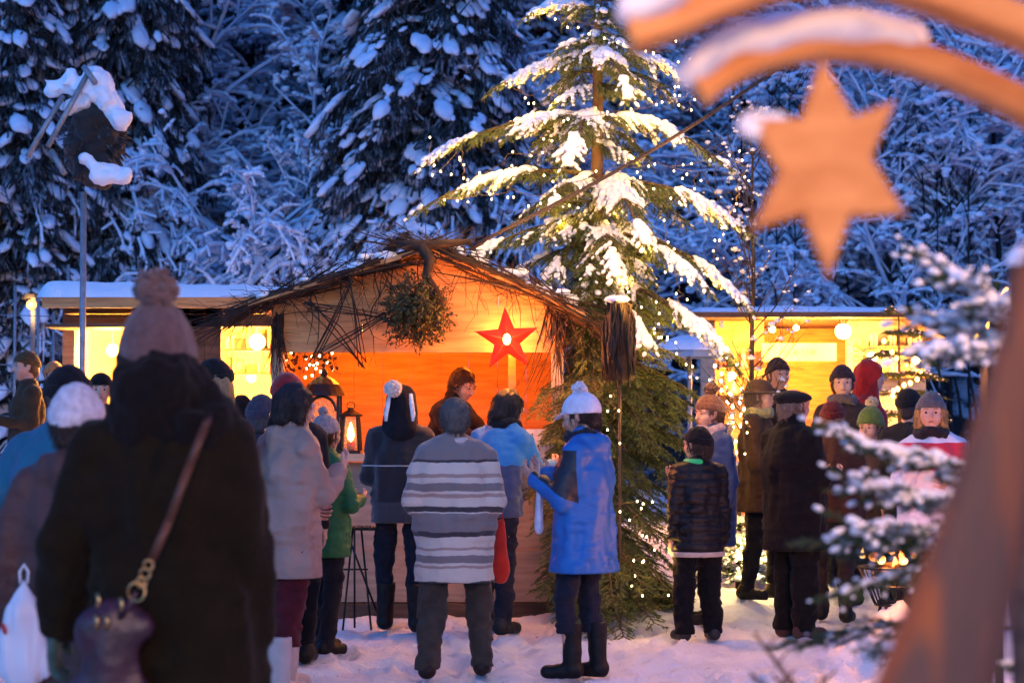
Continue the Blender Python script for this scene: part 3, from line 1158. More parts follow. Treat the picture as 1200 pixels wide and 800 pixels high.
sc.cycles.sample_clamp_indirect = 4
sc.cycles.sample_clamp_direct = 60
sc.cycles.caustics_reflective = False
sc.cycles.caustics_refractive = False


def lamp(name, loc, c, e, r=.05, parent=None):
    l = bpy.data.lights.new(name, 'POINT')
    l.color = c
    l.energy = e
    l.shadow_soft_size = r
    o = bpy.data.objects.new(name, l)
    o.location = loc
    col.objects.link(o)
    return o


# ---------------------------------------------------------------- ground and hill
def sheet(name, xs, ys, zf, m, kind='structure'):
    Xg, Yg = np.meshgrid(xs, ys)
    Z = zf(Xg, Yg)
    V = np.stack([Xg, Yg, Z], 2).reshape(-1, 3)
    nx, ny = len(xs), len(ys)
    i, j = np.meshgrid(np.arange(nx - 1), np.arange(ny - 1))
    a = (j * nx + i).ravel()
    Fq = np.stack([a, a + 1, a + nx + 1, a + nx], 1)
    o = MB().add(V, Fq).build(name, m, None, True)
    tag(o, None, None, None, kind)
    return o


def gz(X, Y):
    gv = np.vectorize(ground)(X, Y)
    near = np.clip((28 - Y) / 6, 0, 1)
    n = .026 * vnoise(X * 2.1, Y * 2.1, X * 0) + .024 * vnoise(X * 6.5, Y * 6.5, X * 0 + 3) + .014 * vnoise(X * 15, Y * 15, X * 0 + 7)
    dent = np.clip(vnoise(X * 4.2 + 50, Y * 4.2, X * 0 + 9) - .25, 0, 1) * -.05
    rg_ = np.random.default_rng(4)
    for _ in range(420):  # boot prints
        fx_, fy_, fa = rg_.uniform(-2.6, 3.2), rg_.uniform(10.8, 15.0), rg_.uniform(0, 3.14)
        m_ = (np.abs(X - fx_) < .25) & (np.abs(Y - fy_) < .25)
        dx, dy = X[m_] - fx_, Y[m_] - fy_
        u_, v_ = dx * np.cos(fa) + dy * np.sin(fa), -dx * np.sin(fa) + dy * np.cos(fa)
        q_ = (u_ / .15) ** 2 + (v_ / .065) ** 2
        n[m_] += -.04 * np.exp(-q_ ** 2) + .012 * np.exp(-((np.sqrt(q_) - 1.45) / .3) ** 2)
    return gv + (n + dent) * near - .012


gm, gt, gb = nt('trodden_snow')
N, L = gt.nodes, gt.links
tc = N.new('ShaderNodeTexCoord')
n1 = N.new('ShaderNodeTexNoise'); n1.inputs['Scale'].default_value = 1.6; n1.inputs['Detail'].default_value = 8; n1.inputs['Roughness'].default_value = .65
r1 = N.new('ShaderNodeValToRGB')
r1.color_ramp.elements[0].position = .38; r1.color_ramp.elements[0].color = (.80, .82, .88, 1)
r1.color_ramp.elements[1].position = .72; r1.color_ramp.elements[1].color = (.62, .63, .69, 1)
n2 = N.new('ShaderNodeTexNoise'); n2.inputs['Scale'].default_value = 16; n2.inputs['Detail'].default_value = 8; n2.inputs['Roughness'].default_value = .7
bp = N.new('ShaderNodeBump'); bp.inputs['Strength'].default_value = .9; bp.inputs['Distance'].default_value = .05
L.new(tc.outputs['Object'], n1.inputs['Vector']); L.new(tc.outputs['Object'], n2.inputs['Vector'])
L.new(n1.outputs[0], r1.inputs[0]); n3 = N.new('ShaderNodeTexNoise'); n3.inputs['Scale'].default_value = 34; n3.inputs['Detail'].default_value = 4; L.new(tc.outputs['Object'], n3.inputs['Vector'])
r3 = N.new('ShaderNodeValToRGB'); r3.color_ramp.elements[0].position = .66; r3.color_ramp.elements[0].color = (1, 1, 1, 1); r3.color_ramp.elements[1].position = .74; r3.color_ramp.elements[1].color = (.45, .4, .38, 1)
L.new(n3.outputs[0], r3.inputs[0])
m3_ = N.new('ShaderNodeMix'); m3_.data_type = 'RGBA'; m3_.blend_type = 'MULTIPLY'; m3_.inputs[0].default_value = 1
L.new(r1.outputs[0], m3_.inputs[6]); L.new(r3.outputs[0], m3_.inputs[7]); L.new(m3_.outputs[2], gb.inputs['Base Color'])
L.new(n2.outputs[0], bp.inputs['Height']); L.new(bp.outputs[0], gb.inputs['Normal'])
gb.inputs['Roughness'].default_value = .7
xs = np.concatenate([np.linspace(-70, -9, 30), np.linspace(-8.9, -3.1, 90), np.linspace(-3.05, 3.6, 230), np.linspace(3.66, 8.9, 90), np.linspace(9, 70, 30)])
ys = np.concatenate([np.linspace(-25, 3.5, 30), np.linspace(3.6, 10.4, 100), np.linspace(10.43, 15.5, 190), np.linspace(15.55, 20, 90), np.linspace(20.2, 31, 60)])
sheet('snow_ground', xs, ys, gz, gm)


def hillz(x, y):
    base = ground(0, 29.0)
    r = np.maximum(0, y - 29)
    return base - .3 + .42 * r * np.clip(r / 6, .3, 1) + .5 * np.sin(x * .13 + 1) * np.clip(r / 8, 0, 1) + .35 * np.sin(x * .31 + y * .4) * np.clip(r / 8, 0, 1)


hm, ht, hb = nt('forest_floor')
N, L = ht.nodes, ht.links
tc = N.new('ShaderNodeTexCoord')
n1 = N.new('ShaderNodeTexNoise'); n1.inputs['Scale'].default_value = 1.3; n1.inputs['Detail'].default_value = 10; n1.inputs['Roughness'].default_value = .75
r1 = N.new('ShaderNodeValToRGB')
r1.color_ramp.elements[0].position = .5; r1.color_ramp.elements[0].color = (.012, .012, .014, 1)
r1.color_ramp.elements[1].position = .6; r1.color_ramp.elements[1].color = (.4, .45, .56, 1)
L.new(tc.outputs['Object'], n1.inputs['Vector']); L.new(n1.outputs[0], r1.inputs[0]); L.new(r1.outputs[0], hb.inputs['Base Color'])
hb.inputs['Roughness'].default_value = .9
sheet('wooded_hillside', np.linspace(-70, 70, 160), np.linspace(27, 110, 110),
      lambda X, Y: np.where(Y < 29, -.6, hillz(X, Y)) + .25 * vnoise(X * .8, Y * .8, X * 0), hm)

# ---------------------------------------------------------------- forest
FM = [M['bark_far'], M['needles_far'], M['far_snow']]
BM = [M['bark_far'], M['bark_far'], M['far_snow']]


def hl(x, y):
    return float(hillz(np.array(x), np.array(y))) - .2


def fx(px, d):
    return (px - 600) / F * d


rf = random.Random(11)
grp_s = 'snowy spruces on the hillside behind the market'
grp_b = 'snowy bare trees on the hillside behind the market'
SL = 'snow laden dark spruce in the dense wood behind the stalls'
BL = 'leafless tree with snow on every twig in the wood behind the stalls'
# prototypes
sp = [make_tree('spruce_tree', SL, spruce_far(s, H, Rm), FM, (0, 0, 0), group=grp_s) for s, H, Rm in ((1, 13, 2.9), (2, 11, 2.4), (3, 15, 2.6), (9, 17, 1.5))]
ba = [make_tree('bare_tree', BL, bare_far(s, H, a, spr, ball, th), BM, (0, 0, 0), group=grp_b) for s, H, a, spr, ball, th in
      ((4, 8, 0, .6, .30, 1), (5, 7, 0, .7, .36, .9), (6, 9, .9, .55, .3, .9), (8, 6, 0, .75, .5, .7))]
used = set()


def put(proto, x, y, s, rz, label=None, group=None, solo=False):
    o = proto if proto.name not in used else copy_tree(proto)
    used.add(proto.name)
    o.location = (x, y, hl(x, y) if y > 29.2 else ground(x, y))
    o.scale = (s, s, s * rf.uniform(.92, 1.1))
    o.rotation_euler = (rf.uniform(-.04, .04), rf.uniform(-.04, .04), rz)
    spruce = o.name.startswith('spruce')
    o['label'] = label or (SL if spruce else BL)
    if solo:
        if 'group' in o:
            del o['group']
    else:
        o['group'] = group or (grp_s if spruce else grp_b)
    return o


# the big spruce in the middle, and the arching birches left of it
big = put(sp[0], fx(492, 32), 32, .93, .4, 'large dark spruce with heavy snow pads, just above the brushwood roof', solo=True)
arl = 'snow covered birch bent over in an arch, left of the large dark spruce'
arg = 'arching snowy birches left of the large spruce'
wp = make_tree('weeping_birch', arl, weeping(12), BM, (0, 0, 0), group=arg)
for i, (px, d, s, rz) in enumerate(((150, 31.5, 1.35, .15), (330, 32, 1.1, 2.9), (235, 34, .9, .1), (190, 33, 1.42, -.2), (250, 32, 1.2, .4), (60, 36, .9, .4), (345, 34, 1.3, 3.3), (280, 35, 1.4, .2), (200, 38, 1.3, 2.8), (30, 32, .8, .3))):
    put(ba[2] if i % 3 == 2 else wp, fx(px, d), d, s, rz, arl, arg)
# tall dark stems on the left
k = 0
for px, d, s in ((22, 33, .95), (108, 34, .95), (160, 35, .85), (350, 44, 1.1), (-10, 36, .9), (60, 39, 1.0), (262, 44, 1.1), (425, 40, .9), (1150, 36, .8), (930, 40, .9), (1040, 41, 1.0)):
    put(sp[3] if d < 43 else sp[2], fx(px, d), d, s, k)
    k += 1.3
for row, (d, n) in enumerate(((33, 13), (37, 13), (42, 12))):
    for i in range(n):
        px = 640 + i * 640 / n + rf.uniform(-18, 18)
        put(rf.choice([ba[0], ba[1], ba[3], ba[3]]), fx(px, d), d + rf.uniform(-1.5, 1.5), rf.uniform(.65, 1.0), rf.random() * 6)
for row, (d, n) in enumerate(((37, 5), (42, 7), (46, 8))):
    for i in range(n):
        px = -40 + i * (480 if d < 35 else 700) / n + rf.uniform(-20, 20)
        put(rf.choice([ba[0], ba[1], ba[3]]), fx(px, d), d + rf.uniform(-1.5, 1.5), rf.uniform(.55, .85) if d < 35 else rf.uniform(.7, 1.05), rf.random() * 6)
for d, n in ((46, 9), (53, 11), (61, 12), (70, 12)):
    for i in range(n):
        px = -60 + (i + .5) * 1320 / n + rf.uniform(-40, 40)
        put(rf.choice(sp), fx(px, d), d + rf.uniform(-2, 2), rf.uniform(.75, 1.1), rf.random() * 6)
for px, d, s in ((645, 38, .72), (575, 42, .9), (800, 44, .8)):
    put(sp[1], fx(px, d), d, s, rf.random() * 6)
# leafless saplings: grey stems in the thicket at the right
spr_l = 'thin straight sapling stem among the snowy thicket behind the star'
sap = None
for i in range(26):
    d = rf.uniform(31, 34)
    px = rf.uniform(850, 1190)
    H = rf.uniform(3.5, 6)
    if i < 4:
        A = [(0, 0, -.3)]
        for j in range(8):
            A.append((A[-1][0] + rf.gauss(0, .05), A[-1][1] + rf.gauss(0, .05), H * (j + 1) / 8))
        m_ = MB().tube(A, [.03 * (1 - j / 10) for j in range(9)], 5)
        for j in range(3, 9):
            for q in range(3):
                a = rf.random() * 6.3
                e = Vector(A[j]) + Vector((math.cos(a) * .4, math.sin(a) * .4, .45))
                m_.tube([A[j], e], [.012, .004], 3)
        o = m_.build('sapling', M['bark_far'], None, True)
        tag(o, spr_l, 'sapling', 'saplings in the thicket behind the star')
        saps = [] if i == 0 else saps
        saps.append(o)
    else:
        o = rf.choice(saps).copy()
        col.objects.link(o)
    x = fx(px, d)
    o.location = (x, d, hl(x, d))
# ---------------------------------------------------------------- main stall
D0 = 15.3
G0 = 0.1


def planks_x(mb, x0, x1, y0, y1, z0, z1, w=.16, gap=.004, mi=0):
    """horizontal boards filling a rectangle in the XZ plane"""
    z = z0
    while z < z1 - .01:
        e = min(z + w, z1)
        mb.box((x0, y0, z), (x1, y1, e - gap), mi)
        z = e


def planks_v(mb, x0, x1, y0, y1, z0, z1, w=.16, gap=.004, mi=0):
    x = x0
    while x < x1 - .01:
        e = min(x + w, x1)
        mb.box((x, y0, z0), (e - gap, y1, z1), mi)
        x = e


SX0, SX1, SA = -1.80, .385, -.60
ZA, ZL, ZR = 2.79, 2.42, 2.36
ZO = 2.105
ZC = 1.30
st = empty('market_stall', (0, 0, 0))
tag(st, 'wooden market stall with an orange lit counter and brushwood along its gable roof', 'market stall')
# gable board in three wide plywood sheets
mb = MB()
TH = .03
def gable_z(x):
    return ZL + (ZA - ZL) * (x - SX0) / (SA - SX0) if x < SA else ZA + (ZR - ZA) * (x - SA) / (SX1 - SA)
for a, b in ((SX0, -1.12), (-1.12, SA), (SA, -.1), (-.1, SX1)):
    g = .002
    V = [(a + g, D0, ZO), (b - g, D0, ZO), (b - g, D0, gable_z(b)), (a + g, D0, gable_z(a))]
    V += [(x, y + TH, z) for x, y, z in V]
    mb.add(V, [(0, 1, 2, 3), (7, 6, 5, 4), (0, 4, 5, 1), (1, 5, 6, 2), (2, 6, 7, 3), (3, 7, 4, 0)])
mb.build('gable_board', M['ply'], st)
mb = MB().box((SX0, D0 - .022, ZO - .05), (SX1, D0 - .002, ZO + .012))
mb.build('lintel', M['ply'], st)
for x in (SX0, SX1 - .09):
    MB().box((x, D0 + .0, G0 - .05), (x + .09, D0 + .09, ZO - .052)).build('post', M['ply_pale'], st)
mb = MB()
planks_x(mb, SX0 + .092, SX1 - .092, D0 + .01, D0 + .04, G0 + .1, ZC - .06, .39, .006)
mb.build('counter_front', M['ply_old'], st)
MB().box((SX0 + .03, D0 - .12, ZC - .055), (SX1 - .092, D0 + .38, ZC)).build('counter_top', M['ply_pale'], st)
MB().box((SX0 - .02, D0 - .05, G0 - .1), (SX1 + .02, D0 + 1.9, G0 + .09)).build('base_beam', M['ply_dark'], st)
mb = MB()
planks_v(mb, SX0, SX1, D0 + 1.82, D0 + 1.86, G0 + .1, 2.5, .24, .003)
mb.build('back_wall', M['ply'], st)
for x in (SX0, SX1 - .03):
    mb = MB()
    for i in range(9):
        y = D0 + .1 + i * .19
        mb.box((x, y, G0 + .1), (x + .028, y + .186, 2.36))
    mb.build('side_wall', M['ply'], st)
MB().box((SX0 + .03, D0 + .1, G0 + .09), (SX1 - .03, D0 + 1.8, G0 + .15)).build('stall_floor', M['ply_dark'], st)
MB().box((-.03, D0 + .9, G0 + .16), (.03, D0 + .96, 2.4)).build('inner_post', M['ply_pale'], st)
# roof sheets
for xa, za, xb, zb in ((SX0 - .14, ZL - .045, SA, ZA), (SA, ZA, SX1 + .15, ZR - .055)):
    V = [(xa, D0 - .28, za), (xb, D0 - .28, zb), (xb, D0 + 2.0, zb), (xa, D0 + 2.0, za)]
    V = [(x, y, z + .012) for x, y, z in V] + [(x, y, z + .045) for x, y, z in V]
    r_ = MB().add(V, [(3, 2, 1, 0), (4, 5, 6, 7), (0, 1, 5, 4), (1, 2, 6, 5), (2, 3, 7, 6), (3, 0, 4, 7)]).build('roof', M['ply'], st)
    # thin snow on the rear of the roof
    n = 24
    xsn = np.linspace(xa + .04, xb - .02, n)
    ysn = np.linspace(D0 + .2, D0 + 1.98, n)
    Xg, Yg = np.meshgrid(xsn, ysn)
    Zg = za + (zb - za) * (Xg - xa) / (xb - xa) + .05 + .07 * np.clip(1.2 * np.minimum(np.minimum((Xg - xa) / .12, (xb - Xg) / .02 + .6), np.minimum((Yg - D0 - .2) / .12, 1)), 0, 1) + .015 * vnoise(Xg * 4, Yg * 4, Xg * 0)
    V = np.stack([Xg, Yg, Zg], 2).reshape(-1, 3)
    i, j = np.meshgrid(np.arange(n - 1), np.arange(n - 1))
    a = (j * n + i).ravel()
    MB().add(V, np.stack([a, a + 1, a + n + 1, a + n], 1)).build('snow', M['snow'], r_, True)


# brushwood: tangled dead branches
def twig(mb, p, v, L, r0, rnd, wig=.25, grav=0.0, k=4, side=2, depth=1, n=None):
    p, v = Vector(p), Vector(v).normalized()
    n = n or max(4, int(L / .09))
    pts = [p.copy()]
    for i in range(n):
        v = (v + Vector((rnd.gauss(0, wig), rnd.gauss(0, wig * .6), rnd.gauss(0, wig) - grav))).normalized()
        p = p + v * (L / n)
        pts.append(p.copy())
    rr = [max(.0016, r0 * (1 - .75 * i / n)) for i in range(n + 1)]
    mb.tube(pts, rr, k, cap=False)
    if depth > 0:
        for _ in range(side):
            i = rnd.randrange(1, n)
            d = (pts[i + 1] - pts[i]).normalized()
            nv = (d + Vector((rnd.gauss(0, .7), rnd.gauss(0, .4), rnd.gauss(0, .7)))).normalized()
            twig(mb, pts[i], nv, L * rnd.uniform(.25, .5), rr[i] * .65, rnd, wig, grav, 3, side, depth - 1)


rnd = random.Random(3)
mb = MB()
def ridge(t):
    """the gable line from beyond the left eave over the apex to beyond the right eave"""
    pts = [(-1.90, 2.38), (SX0, 2.43), (SA, 2.80), (SX1, 2.38), (.60, 2.22)]
    seg = [0, .13, .52, .88, 1]
    for i in range(4):
        if t <= seg[i + 1]:
            f = (t - seg[i]) / (seg[i + 1] - seg[i])
            return Vector((pts[i][0] + (pts[i + 1][0] - pts[i][0]) * f, 0, pts[i][1] + (pts[i + 1][1] - pts[i][1]) * f))
    return Vector((pts[-1][0], 0, pts[-1][1]))
for i in range(250):
    t = rnd.random()
    q = ridge(t)
    q2 = ridge(min(1, t + .05))
    q1 = ridge(max(0, t - .05))
    v = (q2 - q1).normalized() * rnd.choice((-1, 1))
    thick = .028 + .045 * (1 - abs(t - .6))
    s = Vector((q.x, D0 - .2 + rnd.uniform(-.15, .3), q.z + rnd.gauss(.015, thick * .42)))
    twig(mb, s, v + Vector((0, 0, rnd.gauss(0, .06))), rnd.uniform(.3, .7), rnd.uniform(.004, .013), rnd, .055, 0.0, 4, 3, 1)
br = mb.build('brushwood', M['twig'], None, True)
tag(br, 'dark tangled brushwood laid along the gable roof of the orange lit stall', 'brushwood')
mb = MB()
for i in range(30):   # sprays hanging over the gable board
    t = rnd.uniform(.1, .97)
    q = ridge(t)
    twig(mb, (q.x, D0 - .18, q.z), (rnd.gauss(0, .5), -.05, -1), rnd.uniform(.25, .62), rnd.uniform(.003, .006), rnd, .2, .02, 4, 3, 1)
hb_ = mb.build('hanging_twigs', M['twig'], br, True)
rg = np.random.default_rng(2)
cc = []
for i in range(60):
    q = ridge(rnd.uniform(.02, .95))
    cc.append((q.x, D0 + rnd.uniform(-.25, .1), q.z + rnd.uniform(.03, .11)))
MB().blobs(cc, np.abs(rg.normal(0, .03, (60, 1))) * np.array([[1.6, 1.2, .6]]) + .008, rng=rg).build('snow', M['snow'], br, True)['kind'] = 'stuff'

# thick crooked branch that carries the ball
mb = MB().tube([(-.66, D0 - .3, 2.83), (-.6, D0 - .32, 2.72), (-.63, D0 - .33, 2.6), (-.56, D0 - .33, 2.5), (-.5, D0 - .34, 2.36)], [.05, .045, .033, .03, .02], 8)
mb.tube([(-.85, D0 - .28, 2.84), (-.66, D0 - .3, 2.83), (-.3, D0 - .3, 2.86)], [.03, .045, .02], 7)
tag(mb.build('crooked_branch', M['twig'], None, True), 'thick crooked branch hanging down from the roof ridge behind the mistletoe ball', 'branch')

# mistletoe ball
rnd = random.Random(8)
mb, lf = MB(), MB()
cx, cz = P(488, 365, D0 - .33).x, P(488, 365, D0 - .33).z
lv = []
for i in range(1000):
    a = Vector((rnd.gauss(0, 1), rnd.gauss(0, 1), rnd.gauss(0, 1))).normalized()
    c = Vector((cx, D0 - .34, cz))
    s = c + a * rnd.uniform(.05, .25)
    tv = (a + Vector((rnd.gauss(0, .8), rnd.gauss(0, .8), rnd.gauss(0, .8)))).normalized()
    e = s + tv * rnd.uniform(.05, .12)
    mb.tube([s, (s + e) / 2 + a * .01, e], [.003, .0025, .001], 3, cap=False)
    for q in range(5):
        p = s.lerp(e, rnd.random())
        d1 = Vector((rnd.gauss(0, 1), rnd.gauss(0, 1), rnd.gauss(0, 1))).normalized() * .026
        d2 = a.cross(d1).normalized() * .009
        lf.add([tuple(p), tuple(p + d1 * .5 + d2), tuple(p + d1), tuple(p + d1 * .5 - d2)], [(0, 1, 2, 3)])
ml = empty('mistletoe_ball', (0, 0, 0))
tag(ml, 'round green mistletoe ball hanging in front of the gable board', 'mistletoe')
mb.build('twigs', M['twig'], ml, True)
lf.build('leaves', mat('mistletoe_leaf', (.07, .08, .022), .6, (.03, .03, .01), 20, 0), ml)


# twig star
def twig_star(cx, cz, R0, y, name, label, rot=0.0):
    rnd = random.Random(6)
    mb = MB()
    pt = [(cx + R0 * math.sin(rot + i * 2 * math.pi * 2 / 5), cz + R0 * 1.1 * math.cos(rot + i * 2 * math.pi * 2 / 5)) for i in range(6)]
    for i in range(5):
        a, b = pt[i], pt[i + 1]
        for q in range(4):
            A = Vector((a[0] + rnd.gauss(0, .018), y + rnd.gauss(0, .015), a[1] + rnd.gauss(0, .018)))
            B = Vector((b[0] + rnd.gauss(0, .018), y + rnd.gauss(0, .015), b[1] + rnd.gauss(0, .018)))
            ov = (B - A).normalized() * rnd.uniform(.0, .06)
            m1 = A.lerp(B, .5) + Vector((rnd.gauss(0, .012), 0, rnd.gauss(0, .012)))
            mb.tube([A - ov, m1, B + ov], [.0045, .0045, .003], 4)
    return tag(mb.build(name, M['twig'], None, True), label, 'star')


p = P(403, 380, D0 - .3)
twig_star(p.x, p.z, .29, D0 - .3, 'twig_star', 'five pointed star woven of brown twigs, left on the gable board', .15)

# twig bundles on the two front posts
for px, py0, py1, lab in ((653, 352, 458, 'bundle of dark twigs tied upright on the right front post of the stall'), (326, 372, 445, 'bundle of dark twigs tied upright on the left front post of the stall')):
    mb = MB()
    a, b = P(px, py0, D0 - .06), P(px, py1, D0 - .06)
    for i in range(26):
        dx = rnd.gauss(0, .026)
        twig(mb, (a.x + dx, D0 - .06 + rnd.gauss(0, .02), a.z + rnd.uniform(-.05, .05)), (rnd.gauss(0, .05), 0, -1), abs(a.z - b.z) * rnd.uniform(.8, 1.1), .006, rnd, .09, 0, 4, 1, 1)
    tag(mb.build('twig_bundle', M['twig'], None, True), lab, 'twigs')

# vine wreath scraps on the left of the gable
mb = MB()
for i in range(8):
    twig(mb, P(rnd.uniform(325, 460), rnd.uniform(325, 400), D0 - .16), (rnd.gauss(0, 1), 0, rnd.gauss(0, 1)), rnd.uniform(.3, .7), .005, rnd, .18, 0, 4, 2, 1)
tag(mb.build('bramble_sprays', M['twig'], None, True), 'loose thorny sprays draped on the gable board around the twig star', 'twigs')

# red star lantern
p = P(594, 398, D0 - .36)
sl_ = empty('star_lantern', p)
tag(sl_, 'glowing red five pointed paper star lantern at the right of the gable', 'star lantern')
V = [(0, -.075, 0), (0, .075, 0)]
for i in range(10):
    a = math.pi / 2 + i * math.pi / 5 + .06
    r_ = .245 if i % 2 == 0 else .1
    V.append((r_ * math.cos(a), 0, r_ * math.sin(a)))
Fs = []
for i in range(10):
    a, b = 2 + i, 2 + (i + 1) % 10
    Fs += [(0, b, a), (1, a, b)]
m, t, b = nt('red_paper')
b.inputs['Base Color'].default_value = (.75, .05, .035, 1)
b.inputs['Roughness'].default_value = .6
tr = t.nodes.new('ShaderNodeBsdfTranslucent'); tr.inputs[0].default_value = (.95, .09, .04, 1)
mx = t.nodes.new('ShaderNodeMixShader'); mx.inputs[0].default_value = .6
t.links.new(b.outputs[0], mx.inputs[1]); t.links.new(tr.outputs[0], mx.inputs[2]); t.links.new(mx.outputs[0], t.nodes['Material Output'].inputs[0])
sh = MB().add(V, Fs).build('paper_shell', m, sl_)
mb = MB()
for i in range(10):
    mb.tube([V[0], V[2 + i]], .0022, 4)
mb.build('seam', mat('dark_red_seam', (.25, .02, .02), .6, None, 10, 0), sh)
MB().blobs([(0, -.085, .0)], [(.028, .022, .04)], sub=2).build('bulb', emit('star_bulb', (1, .66, .18), 18), sl_, True)
MB().tube([(0, 0, .24), (0, .02, .4)], .003, 4).build('cord', M['black'], sl_)
lamp('star_light', p + Vector((0, -.13, 0)), (1, .26, .04), 19 * LK, .04)
lamp('star_back_light', p + Vector((.0, .14, .02)), (1, .27, .05), 9 * LK, .04)

# lanterns on the counter
gl, gt_, gb_ = nt('amber_glass')
gb_.inputs['Base Color'].default_value = (1, .6, .25, 1)
gb_.inputs['Alpha'].default_value = .25
gb_.inputs['Roughness'].default_value = .15


def lantern(px, pyb, hh, wd, d, label, arched):
    p = P(px, pyb, d)
    root = empty('lantern', (p.x, d, ZC))
    tag(root, label, 'lantern')
    w2 = wd / 2
    hb = hh * (.66 if arched else .82)
    MB().box((-w2, -w2, 0), (w2, w2, .025)).build('base', M['metal'], root)
    tap = .78 if not arched else 1.0
    for sx_ in (-1, 1):
        for sy_ in (-1, 1):
            MB().bar((sx_ * w2 * .92, sy_ * w2 * .92, .025), (sx_ * w2 * .92 * tap, sy_ * w2 * .92 * tap, hb), .014 + wd * .03, .014 + wd * .03).build('corner_bar', M['metal'], root)
    wt_ = w2 * tap
    top = MB()
    if arched:
        top.lathe([(wt_ * 1.25, hb), (wt_ * 1.2, hb + .02), (wt_ * .95, hb + hh * .13), (wt_ * .5, hb + hh * .2), (wt_ * .2, hb + hh * .23), (wt_ * .24, hb + hh * .27), (wt_ * .1, hb + hh * .31), (.001, hb + hh * .34)], 16)
        pts = [(w2 * .8 * math.cos(a), -w2 * .95, hb - w2 * .9 + w2 * .85 * math.sin(a)) for a in np.linspace(0, math.pi, 12)]
        MB().tube(pts, .012, 6).build('arch_frame', M['metal'], root)
    else:
        top.lathe([(wt_ * 1.5, hb), (wt_ * 1.5, hb + .012), (wt_ * .6, hb + .04), (.02, hb + .05), (.02, hb + .065), (.001, hb + .07)], 4)
        MB().tube([(math.cos(a) * .03, 0, hb + .08 + .03 * math.sin(a)) for a in np.linspace(0, 2 * math.pi, 12)], .003, 4).build('ring', M['metal'], root)
    top.build('roof', M['metal'], root)
    mb = MB()
    for a, b2 in (((-1, -1), (1, -1)), ((1, -1), (1, 1)), ((1, 1), (-1, 1)), ((-1, 1), (-1, -1))):
        mb.add([(a[0] * w2 * .88, a[1] * w2 * .88, .03), (b2[0] * w2 * .88, b2[1] * w2 * .88, .03), (b2[0] * wt_ * .88, b2[1] * wt_ * .88, hb - .01), (a[0] * wt_ * .88, a[1] * wt_ * .88, hb - .01)], [(0, 1, 2, 3)])
    mb.build('glass', gl, root)
    ch = hh * .26
    cn = MB().lathe([(.001, .026), (wd * .2, .026), (wd * .2, ch), (.001, ch)], 14).build('candle', mat('red_wax', (.7, .04, .02), .5, None, 10, 0), root, True)
    cn.data.materials[0].node_tree.nodes['Principled BSDF'].inputs['Subsurface Weight'].default_value = .3
    MB().lathe([(.001, ch), (.02, ch + .02), (.028, ch + .05), (.02, ch + .09), (.008, ch + .13), (.001, ch + .15)], 10).build('flame', emit('candle_flame', (1, .62, .16), 16), cn, True)
    lamp('candle_light', (p.x, d, ZC + ch + .07), (1, .45, .12), 3.0 * LK, .02)


lantern(411, 527, .34, .15, D0 + .05, 'small dark lantern with a lit red candle at the end of the counter', False)
lantern(379, 527, .66, .26, D0 + .2, 'tall arched metal lantern glowing amber on the counter', True)

# small things on the counter under the fairy lights
def glow_garland(label, pts, n, seed, group=None, br=.009, e=20, sagn=3, name='string_lights', wire=.0022, jit=.02, c=(1, .72, .32)):
    rr = random.Random(seed)
    root = empty(name, pts[0])
    tag(root, label, 'string lights', group)
    o = Vector(pts[0])
    poly = []
    for a, b in zip(pts[:-1], pts[1:]):
        a, b = Vector(a), Vector(b)
        L = (b - a).length
        for i in range(8):
            f = i / 8
            poly.append(a.lerp(b, f) - o + Vector((rr.gauss(0, jit * .3), rr.gauss(0, jit * .3), -L * .08 * sagn / 3 * 4 * f * (1 - f))))
    poly.append(Vector(pts[-1]) - o)
    MB().tube(poly, wire, 4).build('cable', M['wire'], root, True)
    key = (round(br, 4), c, e)
    if key not in _bulb:
        _bulb[key] = MB().blobs([(0, 0, 0)], [(br, br, br * 1.3)], sub=1).build('bulb', emit('fairy_bulb', c, e), root, True)
        first = _bulb[key]
    else:
        first = _bulb[key].copy()
        col.objects.link(first)
        first.parent = root
    for i in range(n):
        f = (i + .5) / n * (len(poly) - 1)
        k = int(f)
        p = poly[k].lerp(poly[k + 1], f - k) + Vector((rr.gauss(0, jit), rr.gauss(0, jit), rr.gauss(0, jit) - .012))
        b = first if i == 0 else first.copy()
        if i:
            col.objects.link(b)
            b.parent = root
        b.location = p
    return root


_bulb = {}
M['wire'] = mat('wire', (.12, .08, .04), .5, None, 20, 0)
PP = lambda a, b, d: tuple(P(a, b, d))
glow_garland('warm fairy lights tangled in dark leaves under the left end of the lintel', [PP(338, 404, D0 + .2), PP(360, 418, D0 + .2), PP(385, 405, D0 + .2), PP(372, 430, D0 + .25), PP(352, 412, D0 + .25)], 18, 1, br=.009, e=14, jit=.05)
mb = MB()
rnd = random.Random(4)
for i in range(60):
    p = P(rnd.uniform(335, 395), rnd.uniform(402, 432), D0 + .2)
    d1 = Vector((rnd.gauss(0, 1), rnd.gauss(0, .4), rnd.gauss(0, 1))).normalized() * .04
    d2 = Vector((-d1.z, 0, d1.x)) * .35
    mb.add([tuple(p), tuple(p + d1 * .5 + d2), tuple(p + d1), tuple(p + d1 * .5 - d2)], [(0, 1, 2, 3)])
    if i < 14:
        twig(mb, p, (rnd.gauss(0, 1), 0, rnd.gauss(0, 1)), .2, .004, rnd, .2, 0, 4, 1, 1)
tag(mb.build('leafy_garland', M['twig'], None), 'dark leafy garland under the lintel, threaded with fairy lights', 'garland')

